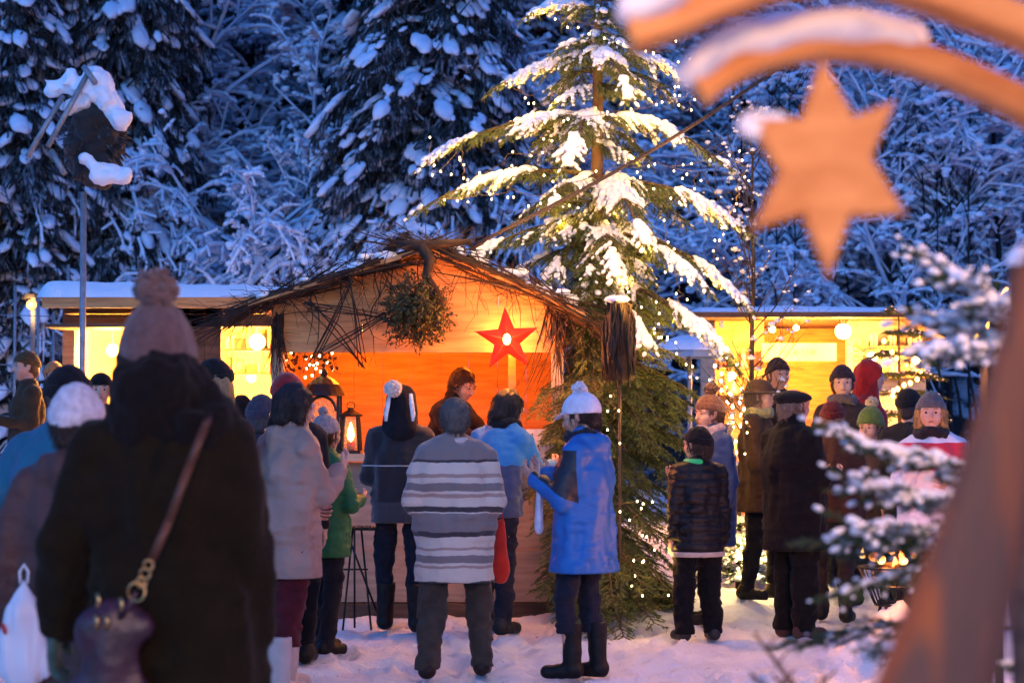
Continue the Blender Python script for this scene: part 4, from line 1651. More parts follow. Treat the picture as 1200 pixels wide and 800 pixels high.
# white notice on the right of the counter
p = P(634, 520, D0 - .14)
nb = empty('price_board', (p.x, D0 - .15, p.z))
tag(nb, 'pale notice with small dark marks propped on the right end of the counter', 'notice')
MB().box((-.11, 0, -.13), (.11, .012, .11)).build('card', mat('card', (.6, .55, .55), .7, None, 10, 0), nb)
mb = MB()
rnd = random.Random(12)
for i in range(9):
    a = Vector((rnd.uniform(-.08, .08), -.0035, rnd.uniform(-.09, .08)))
    mb.bar(a, a + Vector((rnd.uniform(-.03, .03), 0, rnd.uniform(-.03, .03))), .005, .003)
    mb.box((a.x, -.005, a.z), (a.x + .012, -.003, a.z + .012))
mb.build('markings', M['black'], nb)
# dark tray
mb = MB()
p = P(610, 496, D0 + .1)
mb.box((p.x - .14, D0 + .0, ZC), (p.x + .16, D0 + .26, ZC + .05))
mb.box((p.x - .11, D0 + .03, ZC + .05), (p.x + .13, D0 + .23, ZC + .12))
tag(mb.build('dark_crate', M['black'], None), 'low dark box on the counter in front of the cyan jacketed customer', 'box')

# stall lamps (hidden under the lintel, they light the orange interior)
for x, y, e in ((-1.2, D0 + .8, 13), (-.2, D0 + .8, 7)):
    root = empty('stall_lamp', (x, y, 2.28))
    tag(root, 'warm bulb under the stall roof, %s' % ('on the side of the tall arched lantern' if x < -1 else 'on the side of the red star'), 'lamp')
    MB().lathe([(.001, .06), (.02, .06), (.02, .03), (.001, .03)], 10).build('socket', M['metal'], root)
    MB().blobs([(0, 0, 0)], [(.03, .03, .04)], sub=2).build('bulb', emit('warm_bulb', (1, .6, .2), 12), root, True)
    lamp('stall_light', (x, y, 2.18), (1, .2, .01), e * 1.5 * LK, .05)

# folding stand beside the counter
fs = empty('folding_stand', (P(412, 620, 14.6).x, 14.6, ground(-1.1, 14.6)))
tag(fs, 'thin black metal folding stand in front of the stall counter', 'stand')
zt = .70
MB().bar((-.24, 0, zt), (.24, 0, zt), .03, .015).build('top_rail', M['metal'], fs)
for q in (-1, 1):
    MB().tube([(q * .03, -.12, zt), (-q * .1 + .12, .05, 0)], .008, 6).build('leg', M['metal'], fs, True)
    MB().tube([(q * .03 + .03, .12, zt), (q * .1 + .05, -.12, 0)], .008, 6).build('leg', M['metal'], fs, True)
MB().tube([(-.2, -.05, .42), (.12, -.05, .42)], .007, 6).build('brace', M['metal'], fs, True)
mb = MB()
for i in range(9):
    mb.box((-.24 + i * .055, -.14, zt + .009), (-.2 + i * .055, .14, zt + .02))
mb.build('slatted_top', M['metal'], fs)

# ---------------------------------------------------------------- left stall
D1 = 20.5
def w2(px, py, d):
    return P(px, py, d)
ls = empty('market_stall', (0, 0, 0))
tag(ls, 'market stall with thick snow on its flat roof and a bright yellow interior', 'market stall')
a, b = P(62, 352, D1), P(335, 345, D1)
gl1 = ground(-3.5, D1)
x0, x1 = a.x + .1, P(350, 380, D1).x
zt = P(200, 350, D1).z
zo = P(200, 385, D1).z
MB().box((a.x, D1 - .45, zt - .07), (x1, D1 + 2.2, zt - .02)).build('roof', M['ply_dark'], ls)
MB().box((a.x, D1 - .475, zt - .12), (x1, D1 - .453, zt + .01)).build('fascia', M['ply'], ls)
MB().box((x0 - .02, D1 - .7, zo - .02), (P(205, 380, D1).x, D1 - .1, zo + .015)).build('awning', M['ply_dark'], ls)
mb = MB()
planks_v(mb, P(210, 0, D1).x, P(262, 0, D1).x, D1, D1 + .04, gl1, zt - .08, .14)
mb.build('dark_wall', M['ply_dark'], ls)
mb = MB()
planks_x(mb, x0, x1, D1 + .0, D1 + .04, zo + .02, zt - .08, .13)
mb.build('front_boards', M['ply_dark'], ls)
MB().box((x0, D1, gl1), (x0 + .12, D1 + .12, zo)).build('post', M['ply'], ls)
MB().box((P(88, 0, D1).x, D1 - .05, gl1 + .05), (P(210, 0, D1).x, D1 + .05, gl1 + 1.02)).build('counter_front', M['ply'], ls)
MB().box((P(262, 0, D1).x, D1 - .05, gl1 + .05), (x1, D1 + .05, gl1 + 1.02)).build('counter_front', M['ply'], ls)
MB().box((x0, D1 + 1.9, gl1), (x1, D1 + 1.94, zt - .08)).build('back_wall', mat('cream_lining', (.72, .5, .25), .8, (.6, .38, .18), 2, 0), ls)
MB().box((x0, D1 + .13, gl1), (x0 + .03, D1 + 1.89, zt - .08)).build('side_wall', M['ply_pale'], ls)
MB().box((x1 - .03, D1 + .05, gl1), (x1, D1 + 1.89, zt - .08)).build('side_wall', M['ply_pale'], ls)


def snow_slab(x0, x1, y0, y1, z, th, parent, seed=0, n=60, m=26, edge=.16):
    Xs, Ys = np.linspace(x0, x1, n), np.linspace(y0, y1, m)
    Xg, Yg = np.meshgrid(Xs, Ys)
    e = np.minimum(np.minimum(Xg - x0, x1 - Xg), np.minimum(Yg - y0, y1 - Yg)) / edge
    prof = np.sqrt(np.clip(1 - (1 - np.clip(e, 0, 1)) ** 2, 0, 1))
    Z = z + th * prof * (1 + .25 * vnoise(Xg * 1.3 + seed, Yg * 1.3, Xg * 0)) + .012 * vnoise(Xg * 6, Yg * 6, Xg * 0)
    Z = np.where(e <= 0, z - .002, Z)
    V = np.stack([Xg, Yg, Z], 2).reshape(-1, 3)
    i, j = np.meshgrid(np.arange(n - 1), np.arange(m - 1))
    a = (j * n + i).ravel()
    Fq = np.stack([a, a + 1, a + n + 1, a + n], 1)
    return MB().add(V, Fq).build('snow', M['snow'], parent, True)


snow_slab(a.x - .05, x1, D1 - .5, D1 + 2.25, zt - .015, .17, ls, 2)
for px, py, s in ((190, 400, 1), (300, 400, 1), (130, 410, .8), (280, 440, .6), (325, 415, .6)):
    p = P(px, py, D1 + .5)
    p.y = D1 + (1.5 if s < .7 else .6)
    root = empty('hanging_lamp', p)
    tag(root, {190: 'bright hanging globe lamp in the left part of the snow roofed stall', 300: 'brightest hanging globe lamp, right of the dark wall of the snow roofed stall', 130: 'hanging globe lamp near the corner post of the snow roofed stall', 280: 'low glowing globe lamp beside the dark wall of the snow roofed stall', 325: 'glowing globe lamp at the far right of the snow roofed stall'}[px], 'lamp')
    MB().blobs([(0, 0, 0)], [(.085 * s,) * 3], sub=2).build('globe', emit('globe_glow', (1, .66, .24), 9), root, True)
    MB().tube([(0, 0, .08 * s), (0, 0, zt - .09 - p.z)], .006, 4).build('cord', M['black'], root)
    lamp('globe_light', p + Vector((0, -.12, 0)), (1, .42, .07), 190 * LK * s, .08)
# arched white cloth panel
mb = MB()
p = P(150, 395, D1 + 1.3)
pts = [(-.62, -.9)] + [(-.62 + 1.24 * (1 - math.cos(t)) / 2, .0 + .42 * math.sin(t)) for t in np.linspace(.2, math.pi - .2, 12)] + [(.62, -.9)]
V = [(p.x + x, p.y, p.z + z) for x, z in pts] + [(p.x + x, p.y + .015, p.z + z) for x, z in pts]
n = len(pts)
mb.add(V, [(i, (i + 1) % n, n + (i + 1) % n, n + i) for i in range(n)])
mb.Fc.append((np.array([list(range(n))[::-1]], np.int32), 0)); mb.Fc.append((np.array([list(range(n, 2 * n))], np.int32), 0))
tag(mb.build('arched_screen', mat('cream_cloth', (.8, .66, .36), .8, None, 6, 0), None), 'cream arched screen standing inside the snow roofed stall', 'screen')

# ---------------------------------------------------------------- right stall
D2 = 23.5
rs_ = empty('market_stall', (0, 0, 0))
tag(rs_, 'market stall with a yellow lit front and thin snow on its flat roof', 'market stall')
g2 = ground(3, D2)
x0, x1 = P(838, 400, D2).x, P(1110, 400, D2).x
zt, zl = P(900, 372, D2).z, P(900, 378, D2).z
MB().box((x0 - .3, D2 - .6, zt - .03), (P(1050, 0, D2).x, D2 + 2.2, zt + .03)).build('roof', M['ply_dark'], rs_)
e1 = P(1050, 0, D2).x
e2, ez = P(1092, 0, D2).x, P(1090, 392, D2).z
V = [(e1 + .004, D2 - .6, zt + .03), (e2, D2 - .6, ez), (e2, D2 + 2.2, ez), (e1 + .004, D2 + 2.2, zt + .03)]
V = V + [(x, y, z - .06) for x, y, z in V]
MB().add(V, [(0, 1, 2, 3), (7, 6, 5, 4), (0, 4, 5, 1), (1, 5, 6, 2), (2, 6, 7, 3), (3, 7, 4, 0)]).build('roof', M['ply_dark'], rs_)
snow_slab(x0 - .32, e1, D2 - .62, D2 + 2.2, zt + .032, .06, rs_, 5)
MB().box((x0, D2 + 1.8, g2), (x1, D2 + 1.84, zt - .04)).build('back_wall', M['ply'], rs_)
MB().box((x0, D2 + .05, g2), (x0 + .03, D2 + 1.79, zt - .04)).build('side_wall', M['ply_pale'], rs_)
MB().box((P(990, 0, D2).x, D2 + .0, g2), (P(1002, 0, D2).x, D2 + .1, zt - .04)).build('post', M['ply_pale'], rs_)
MB().box((x0, D2 + .0, g2), (P(893, 0, D2).x, D2 + .04, zt - .04)).build('front_panel', M['ply'], rs_)
MB().box((P(1002, 0, D2).x + .002, D2 + .0, g2), (x1 - .25, D2 + .04, zt - .04)).build('front_panel', M['ply_pale'], rs_)
MB().box((P(893, 0, D2).x, D2 - .05, g2 + .05), (P(990, 0, D2).x, D2 + .05, g2 + 1.0)).build('counter_front', M['ply'], rs_)
# name board, its writing too small to read
p0, p1 = P(893, 423, D2 - .2), P(980, 402, D2 - .2)
sb = empty('name_board', (p0.x, D2 - .2, p0.z))
tag(sb, 'pale yellow name board hung under the roof of the yellow lit stall', 'sign')
W_, H_ = p1.x - p0.x, p1.z - p0.z
MB().box((0, 0, 0), (W_, .03, H_)).build('board', mat('cream_board', (.7, .56, .28), .6, None, 3, 0), sb)
mb = MB()
rnd = random.Random(2)
x = W_ * .3
while x < W_ * .75:
    mb.box((x, -.005, H_ * .35), (x + .012, -.002, H_ * .68))
    if rnd.random() < .6:
        mb.box((x + .013, -.005, H_ * rnd.choice((.35, .5, .62))), (x + .035, -.002, H_ * rnd.choice((.4, .56, .68))))
    x += .05
mb.build('lettering', mat('faded_lettering', (.5, .33, .12), .7, None, 3, 0), sb)
for i, (px, py, s, lab) in enumerate(((988, 388, 1.25, 'big glaring bulb under the roof of the yellow lit stall'), (1022, 418, .8, 'bulb at shoulder height of the roof corner of the yellow lit stall'), (1073, 422, .7, 'bulb among glowing fir twigs at the right end of the yellow lit stall'), (905, 386, .5, 'small bulb at the upper left of the name board'), (933, 384, .45, 'small bulb just above the name board'), (858, 440, .6, 'bulb on the side of the yellow lit stall by the thin bare tree'))):
    p = P(px, py, D2 - .35)
    root = empty('bulb_lamp', p)
    tag(root, lab, 'lamp')
    MB().blobs([(0, 0, 0)], [(.07 * s,) * 3], sub=2).build('bulb', emit('bare_bulb', (1, .7, .28), 40), root, True)
    MB().lathe([(.001, .11 * s), (.035 * s, .11 * s), (.035 * s, .06 * s), (.001, .06 * s)], 10).build('socket', M['metal'], root)
    lamp('bulb_light', p + Vector((0, -.1, -.02)), (1, .40, .045), 60 * LK * s, .07)
lamp('booth_light', (P(940, 440, D2 + .7).x, D2 + .7, 2.2), (1, .3, .03), 60 * LK, .1)
# frosted wrought ornament
mb = MB()
for px in (1003, 1012):
    for py in (408, 420, 432):
        p = P(px, py, D2 - .15)
        mb.tube([(p.x + .03 * math.cos(t), p.y, p.z + .035 * math.sin(t)) for t in np.linspace(0, 2 * math.pi, 12)], .007, 4)
tag(mb.build('curled_ornament', M['brass'], None), 'small curled metal ornament hanging beside the name board', 'ornament')

# ---------------------------------------------------------------- snow-topped parasol between the stalls
p = P(808, 412, 20.5)
pr = empty('parasol', (p.x, 20.5, ground(p.x, 20.5)))
tag(pr, 'open parasol with snow on top between the decorated tree and the yellow lit stall', 'parasol')
hz_ = p.z - ground(p.x, 20.5)
MB().tube([(0, 0, 0), (0, 0, hz_ + .05)], .022, 8).build('pole', M['grey_metal'], pr, True)
MB().lathe([(.42, hz_ - .06), (.4, hz_ - .0), (.28, hz_ + .07), (.12, hz_ + .12), (.001, hz_ + .14)], 8).build('canopy', mat('parasol_cloth', (.25, .4, .55), .8, None, 4, 0), pr)
MB().lathe([(.4, hz_ + .005), (.38, hz_ + .04), (.26, hz_ + .11), (.12, hz_ + .155), (.001, hz_ + .165)], 24).build('snow', M['snow'], pr, True)

# ---------------------------------------------------------------- goods on the shelves of the two side stalls
def shelf_goods(px0, px1, pys, d, par, n, where, seed):
    rr = random.Random(seed)
    for r_, py in enumerate(pys):
        a, b = P(px0, py, d), P(px1, py, d)
        MB().box((a.x, d - .12, a.z - .03), (b.x, d + .12, a.z - .005)).build('shelf', M['ply_dark'], par)
        for i in range(n):
            x = a.x + (b.x - a.x) * (i + .5) / n + rr.uniform(-.02, .02)
            hgt = rr.uniform(.12, .26)
            w_ = rr.uniform(.035, .06)
            k = rr.choice(('jar', 'cone', 'box'))
            c = rr.choice(((.35, .06, .03), (.12, .07, .03), (.5, .35, .15), (.07, .1, .04), (.6, .5, .35)))
            mm = _gm.setdefault(c, mat('goods', c, .5, None, 12, 0))
            g = empty({'jar': 'honey_jar', 'cone': 'wooden_cone', 'box': 'gift_box'}[k], (x, d - .01, a.z - .005))
            tag(g, {'jar': 'lidded jar', 'cone': 'pointed turned ornament', 'box': 'small gift box'}[k] + ' on the shelves of the ' + where, {'jar': 'jar', 'cone': 'ornament', 'box': 'box'}[k], {'jar': 'jars', 'cone': 'turned ornaments', 'box': 'gift boxes'}[k] + ' on the shelves of the ' + where)
            if k == 'jar':
                MB().lathe([(.001, 0), (w_, 0), (w_, hgt * .7), (w_ * .7, hgt * .8), (.001, hgt * .8)], 12).build('glass', mm, g, True)
                MB().lathe([(w_ * .78, hgt * .8), (w_ * .78, hgt), (.001, hgt)], 12).build('lid', M['brass'], g)
            elif k == 'cone':
                MB().lathe([(.001, 0), (w_ * 1.1, 0), (w_ * .9, .02), (w_ * .4, hgt * .6), (w_ * .5, hgt * .68), (.001, hgt * 1.1)], 12).build('turned_body', mm, g, True)
            else:
                MB().box((-w_, -w_, 0), (w_, w_, hgt * .6)).build('carton', mm, g)
                MB().box((-w_ * .2, -w_ * 1.03, .002), (w_ * .2, w_ * 1.03, hgt * .6 + .004)).build('ribbon', M['wire'], g)


_gm = {}
shelf_goods(92, 206, (412, 440), D1 + 1.7, ls, 9, 'snow roofed stall', 3)
shelf_goods(264, 330, (408, 436), D1 + 1.1, ls, 5, 'snow roofed stall', 5)
shelf_goods(1006, 1086, (440, 405), D2 - .13, rs_, 7, 'yellow lit stall', 6)
shelf_goods(842, 888, (430, 460), D2 - .13, rs_, 4, 'yellow lit stall', 8)
# ---------------------------------------------------------------- the crowd
def zmat(stops, warp=.012, kind='knit', name='striped_knit'):
    """a garment with horizontal bands: stops = [(height, colour), ...] bottom up"""
    m, t, b = nt(name)
    N, L = t.nodes, t.links
    tc = N.new('ShaderNodeTexCoord')
    nz = N.new('ShaderNodeTexNoise'); nz.inputs['Scale'].default_value = 9; nz.inputs['Detail'].default_value = 3
    L.new(tc.outputs['Object'], nz.inputs['Vector'])
    sp_ = N.new('ShaderNodeSeparateXYZ'); L.new(tc.outputs['Object'], sp_.inputs[0])
    ma = N.new('ShaderNodeMath'); ma.operation = 'MULTIPLY_ADD'
    L.new(nz.outputs[0], ma.inputs[0]); ma.inputs[1].default_value = warp; L.new(sp_.outputs['Z'], ma.inputs[2])
    md = N.new('ShaderNodeMath'); md.operation = 'DIVIDE'; md.inputs[1].default_value = 2.0
    L.new(ma.outputs[0], md.inputs[0])
    rp = N.new('ShaderNodeValToRGB'); rp.color_ramp.interpolation = 'CONSTANT'
    e = rp.color_ramp.elements
    e[0].position = 0; e[0].color = _c(stops[0][1])
    e.remove(e[1])
    for z, c in stops[1:]:
        q = e.new(z / 2.0); q.color = _c(c)
    L.new(md.outputs[0], rp.inputs[0]); L.new(rp.outputs[0], b.inputs['Base Color'])
    b.inputs['Roughness'].default_value = .93
    b.inputs['Sheen Weight'].default_value = .3
    n2 = N.new('ShaderNodeTexNoise'); n2.inputs['Scale'].default_value = 95; L.new(tc.outputs['Object'], n2.inputs['Vector'])
    bp = N.new('ShaderNodeBump'); bp.inputs['Strength'].default_value = .7; bp.inputs['Distance'].default_value = .008
    L.new(n2.outputs[0], bp.inputs['Height']); L.new(bp.outputs[0], b.inputs['Normal'])
    return m


CR, GY, DK, BR = (.60, .48, .38), (.20, .155, .14), (.045, .03, .03), (.36, .23, .18)
zs = lambda py: max(.01, 1.5 + (500 - py) / 193.0)
bands = [(690, CR), (680, DK), (675, CR), (661, BR), (657, CR), (654, GY), (646, CR), (640, BR), (636, CR), (624, DK), (619, GY), (598, CR), (595, DK), (590, CR), (579, BR), (574, CR), (571, GY), (563, CR), (556, BR), (552, CR), (539, DK), (535, GY)]
knit = zmat([(0, CR)] + [(zs(py), c) for py, c in bands], .03)
PI = math.pi
S3 = person('grey haired person in a striped knitted sweater, seen from behind', 533, 12.4, 1.66, PI, coatname='sweater', coatmat=knit, hem=.6, fat=1.3, flare=.9,
            trousers=(.06, .045, .036), hair=(.15, .125, .11), arms=(((.30, .08, -1), (-.5, -.8, -.1)), ((.30, .08, -1), (-.5, -.8, -.1))), h=.011, stance=.17, collar=False, legw=1.22, nod=.1, boots=(.02, .01, .008), shoulder=1.0, scarf=None)

m, t, b = nt('blue_jacket_with_black_yoke')
N, L = t.nodes, t.links
tc = N.new('ShaderNodeTexCoord'); s_ = N.new('ShaderNodeSeparateXYZ'); L.new(tc.outputs['Object'], s_.inputs[0])
def cmp_(out, op, v):
    q = N.new('ShaderNodeMath'); q.operation = op; L.new(out, q.inputs[0]); q.inputs[1].default_value = v; return q.outputs[0]
def mul_(a, c):
    q = N.new('ShaderNodeMath'); q.operation = 'MULTIPLY'; L.new(a, q.inputs[0]); L.new(c, q.inputs[1]); return q.outputs[0]
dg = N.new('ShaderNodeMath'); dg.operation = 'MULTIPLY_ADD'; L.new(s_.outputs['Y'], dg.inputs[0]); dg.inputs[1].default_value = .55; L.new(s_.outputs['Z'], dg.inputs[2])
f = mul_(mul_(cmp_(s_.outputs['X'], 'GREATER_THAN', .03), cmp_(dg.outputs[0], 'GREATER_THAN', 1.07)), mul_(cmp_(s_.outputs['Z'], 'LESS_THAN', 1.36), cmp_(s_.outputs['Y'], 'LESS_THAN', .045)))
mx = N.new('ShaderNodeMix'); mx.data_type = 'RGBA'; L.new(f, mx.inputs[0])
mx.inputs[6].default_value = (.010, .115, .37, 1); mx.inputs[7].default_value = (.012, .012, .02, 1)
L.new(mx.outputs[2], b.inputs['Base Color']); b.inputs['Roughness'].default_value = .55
nz = N.new('ShaderNodeTexNoise'); nz.inputs['Scale'].default_value = 14; nz.inputs['Detail'].default_value = 4; L.new(tc.outputs['Object'], nz.inputs['Vector'])
bp = N.new('ShaderNodeBump'); bp.inputs['Strength'].default_value = .6; bp.inputs['Distance'].default_value = .012; L.new(nz.outputs[0], bp.inputs['Height']); L.new(bp.outputs[0], b.inputs['Normal'])
v = Vol((-.14, -.14, 1.36), (.14, .16, 1.56), .008)
for i in range(14):
    t0, t1 = R(i * 360 / 14), R((i + 1) * 360 / 14)
    v.cone((.07 * math.cos(t0), .02 + .07 * math.sin(t0), 1.492), (.07 * math.cos(t1), .02 + .07 * math.sin(t1), 1.492), .022, .022, .01)
V, Fs = v.mesh()
MB().add(V * S3['u'], Fs).build('pale_collar', cloth((.6, .5, .48), 'wool'), S3['root'], True)
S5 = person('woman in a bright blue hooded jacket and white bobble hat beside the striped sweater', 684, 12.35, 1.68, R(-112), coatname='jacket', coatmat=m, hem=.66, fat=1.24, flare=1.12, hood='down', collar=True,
            trousers=(.015, .017, .03), boots=(.006, .005, .006), boot_h=.34, arms=('cup', ((.18, -.3, -1), (-.35, -.75, .45))), hat='peaked', hatc=(.74, .7, .8), pom=((.74, .7, .8), .042), hair=(.05, .025, .02), h=.011, stance=.07, step=.06, nod=.25, face=True, female=True, legw=.92, scarf=(.02, .02, .03))

m2 = zmat([(0, (.03, .03, .036)), (.9, (.006, .006, .009)), (1.155, (.4, .4, .4)), (1.163, (.006, .006, .009))], .004, name='black_parka')
S2 = person('person in a black parka, its hood with a pale bobble and two white flaps', 470, 14.5, 1.70, PI, coatname='parka', coatmat=m2, hem=.78, fat=1.1, trousers=(.013, .016, .026), boots=(.008, .006, .006), boot_h=.34,
            arms=('front', 'front'), hat='penguin', hatc=(.012, .012, .016), h=.012, stance=.12, nod=.1, legw=1.0)

m3 = zmat([(0, (.03, .05, .11)), (1.2, (.02, .19, .42))], .08, name='cyan_jacket')
S4 = person('person in a cyan and navy jacket with black hair, leaning over the counter', 578, 14.35, 1.72, R(150), coatname='jacket', coatmat=m3, hem=.82, fat=1.05, lean=.3, trousers=(.02, .02, .03), boots=(.02, .02, .02),
            arms=(((.2, -.5, -.9), (-.1, -1, .25)), 'elbow'), hair=(.012, .01, .01), hairlen='bob', h=.012, stance=.1, nod=.35, hyaw=-.35, scarf=(.012, .012, .015))

S1 = person('stallholder in a black jacket inside the orange lit stall, bending over the counter', 514, 15.95, 1.66, R(55), coatname='jacket', coat=(.015, .012, .012), ckind='wool', hem=.8, lean=.34, nod=.3, z0=.20, hair=(.05, .025, .012),
            face=True, arms=('reach', 'reach'), h=.014, hyaw=.0, legs=False, collar=True)

# foreground
L1 = person('woman in a long dark olive coat and grey pink bobble hat, nearest of the crowd', 206, 6.0, 1.72, PI, coat=(.012, .008, .0035), coatname='coat', hem=.42, fat=1.26, flare=1.18, shoulder=1.16,
            arms=('down', 'out'), hair=(.014, .01, .009), hairlen='bob', hat='tall', hatc=(.13, .075, .075), pom=((.15, .09, .085), .055), h=.012, scarf=(.012, .010, .010), gloves=(.05, .11, .095), trousers=(.02, .02, .02), boot_h=.3, hood=None, z0=.07, side=.09)
# black fur collar/hood bundled round her neck and the back of the head
v = Vol((-.25, -.25, 1.3), (.25, .3, 1.8), .012)
v.ell((.045, .05, 1.565), (.15, .135, .135), .02).cone((-.09, .05, 1.46), (.09, .05, 1.46), .1, .1, .05)
v.wrinkle(.02, 18, 18, 16, 3).wrinkle(.01, 40, 40, 40, 5)
V, Fs = v.mesh()
MB().add(V * L1['u'], Fs).build('fur_hood', cloth((.008, .006, .006), 'knit'), L1['root'], True)
L2 = person('person in a brown coat and white knitted cap at the left, carrying a white bag', 88, 7.25, 1.62, R(172), coat=(.085, .04, .034), ckind='shell', hem=.6, fat=1.15, flare=1.1, arms=('down', ((.28, .1, -1), (.0, -.1, -1))),
            hat='cuff', hatc=(.7, .62, .66), hair=(.05, .03, .02), h=.013, gloves=(.02, .02, .02), trousers=(.02, .025, .04), hood='down', collar=True)
L3 = person('person in a teal jacket and black cap just behind the white knitted cap', 68, 9.3, 1.76, R(165), coat=(.015, .12, .19), ckind='shell', hem=.75, fat=1.2, shoulder=1.15, arms=('down', ((.5, .1, -1), (.1, -.4, -1))), hat='beanie', hatc=(.012, .011, .014), hair=(.1, .04, .02), lean=.12)
L4 = person('small figure in a black beanie facing the camera beside the teal jacket', 117, 16.5, 1.74, R(10), coat=(.08, .035, .02), hat='beanie', hatc=(.01, .01, .01), face=True, hair=(.04, .02, .01), h=.017, arms=('front', 'front'))
L5 = person('man in a long brown coat and cap at the far left edge', 30, 19, 1.80, R(-60), coat=(.06, .035, .018), hat='beanie', hatc=(.08, .05, .02), hair=(.1, .06, .03), face=True, hem=.55, h=.018, arms=('pocket', 'front'), z0=.02)
L6 = person('person with an orange hat half hidden by the man in the brown coat', 62, 20, 1.7, R(30), coat=(.04, .025, .02), hat='beanie', hatc=(.5, .2, .06), hair=(.1, .06, .03), h=.019, face=True)
L7 = person('woman with long blond hair and a black cap with a white brim', 250, 11.6, 1.86, R(165), coat=(.03, .02, .02), hat='beanie', hatc=(.012, .012, .012), hair=(.42, .26, .12), hairlen='long', hem=.6, h=.016)
v = Vol((-.13, -.2, .0), (.13, .05, .12), .008)
v.cone((-.07, -.08, .065), (.02, -.125, .05), .018, .016, .01)
v.cone((-.12, .0, .08), (-.07, -.08, .065), .014, .018, .01)
V, Fs = v.mesh()
hat_ = [c for c in L7['root'].children if c.name.startswith('hat')][0]
HMx = Matrix.Translation(L7['up']((0, -.012, 1.625))) @ Matrix.Rotation(R(160), 4, 'Z')
MB().add(xf(V, HMx), Fs).build('white_brim', cloth((.7, .66, .72), 'knit'), hat_, True)
L8 = person('dark silhouetted person against the glowing globe lamps of the snow roofed stall', 282, 15.6, 1.60, R(-150), coat=(.02, .014, .012), hair=(.02, .015, .01), hat='cuff', hatc=(.02, .012, .01), h=.018, arms=('front', 'front'))
L9 = person('person in a dark grey knitted cap just left of the beige coat', 306, 12.7, 1.66, R(170), coat=(.05, .04, .05), hat='cuff', hatc=(.06, .05, .07), hair=(.08, .07, .07), h=.016)
L10 = person('person in a deep red beanie behind the dark haired woman in beige', 336, 12.9, 1.80, PI, coat=(.03, .02, .02), hat='beanie', hatc=(.30, .012, .015), hair=(.03, .015, .01), h=.016)
L11 = person('dark haired woman in a beige hooded coat, dark red trousers and pale boots', 332, 11.6, 1.74, R(135), coat=(.34, .21, .16), ckind='shell', hem=.66, fat=1.15, flare=1.05, hood='down', collar=True, lean=.10,
             hair=(.022, .012, .010), hairlen='bob', h=.011, arms=('cup', ((.2, .0, -1), (-.3, -.7, -.2))), trousers=(.09, .012, .016), boots=(.5, .4, .36), boot_h=.34, legw=1.15, nod=.25, face=True, female=True, hyaw=-.25, step=.12, stance=.12)
L12 = person('child in a green jacket and grey knitted hat between the beige coat and the lanterns', 381, 13.4, 1.52, R(140), coat=(.02, .13, .045), ckind='shell', hat='cuff', hatc=(.3, .26, .26), pom=((.3, .26, .26), .03), hair=(.1, .05, .02), h=.014, trousers=(.015, .015, .02), hem=.72, arms=('front', 'front'), face=True, coatname='jacket', fat=1.1, step=.1)

# middle, by the tree
M2 = person('boy in a black quilted jacket with a bright green collar beside the decorated fir', 818, 14.0, 1.42, R(195), coat=(.007, .007, .009), ckind='shell', coatname='jacket', hem=.74, quilt=.075, fat=1.12, trousers=(.006, .006, .008), legw=1.3, stance=.13,
            hat='beanie', hatc=(.01, .01, .012), hair=(.05, .03, .02), h=.012, arms=('down', 'down'), boots=(.02, .02, .025), hyaw=.5)
v = Vol((-.16, -.16, 1.4), (.16, .16, 1.6), .01)
for i in range(10):
    t0, t1 = R(100 + i * 16), R(116 + i * 16)
    v.cone((-.095 * math.cos(t0), .1 * math.sin(t0) * 1.0 - .0, 1.49), (-.095 * math.cos(t1), .1 * math.sin(t1), 1.49), .026, .026, .01)
V, Fs = v.mesh()
MB().add(V * M2['u'], Fs).build('green_collar', cloth((.03, .55, .16), 'shell'), M2['root'], True)
v = Vol((-.3, -.3, .6), (.3, .3, .8), .01)
v.cone((0, 0, .66), (0, 0, .74), .182, .182, .01, (1.28, 1, 1)).cut((0, 0, 1), .742).cut((0, 0, -1), -.70)
V, Fs = v.mesh()
MB().add(V * M2['u'], Fs).build('pale_hem', cloth((.5, .42, .36), 'wool'), M2['root'], True)
M1 = person('woman in a dark blue fur hooded coat and brown bobble hat behind the boy', 833, 14.9, 1.62, R(-62), coat=(.025, .05, .14), ckind='shell', hem=.6, fat=1.15, hood='down', fur=(.35, .22, .12), hat='cuff', hatc=(.15, .065, .045), pom=((.13, .06, .04), .045),
            hair=(.15, .07, .03), face=True, female=True, h=.013, arms=('front', 'down'), trousers=(.02, .02, .03), scarf=(.4, .28, .3), nod=.1)

# right hand group
R1 = person('man in a black flat cap and long black coat, standing sideways near the snowy fir', 930, 14.1, 1.70, R(120), coat=(.007, .006, .007), hem=.62, fat=1.3, flare=1.0, hat='flatcap', hatc=(.012, .012, .014), hair=(.25, .2, .17), h=.012, arms=('front', 'front'), trousers=(.006, .006, .006), legw=1.35, face=True, stance=.1, shoulder=1.08, boots=(.05, .02, .018), collar=True)
R2 = person('man in a brown brimmed hat and brown coat behind the thin bare tree', 890, 15.8, 1.66, R(70), coat=(.05, .028, .018), hem=.7, fat=1.15, hat='fedora', hatc=(.07, .04, .03), hair=(.2, .14, .1), h=.014, arms=('front', 'pocket'), face=True, scarf=(.3, .26, .1))
R3 = person('person in a dark brown jacket and dark red cap beside the black flat cap', 976, 15.0, 1.58, R(165), coat=(.06, .025, .018), hem=.8, fat=1.15, hat='beanie', hatc=(.09, .012, .014), hair=(.3, .2, .14), h=.014, arms=('down', 'front'), lean=.05, trousers=(.03, .02, .02))
R4 = person('smiling person in a navy beanie and dark scarf, facing the camera under the name board', 988, 16.6, 1.72, R(-6), coat=(.05, .03, .025), hem=.75, hat='cuff', hatc=(.03, .02, .028), hair=(.1, .05, .03), h=.014, face=True, scarf=(.12, .08, .07), arms=('front', 'front'))
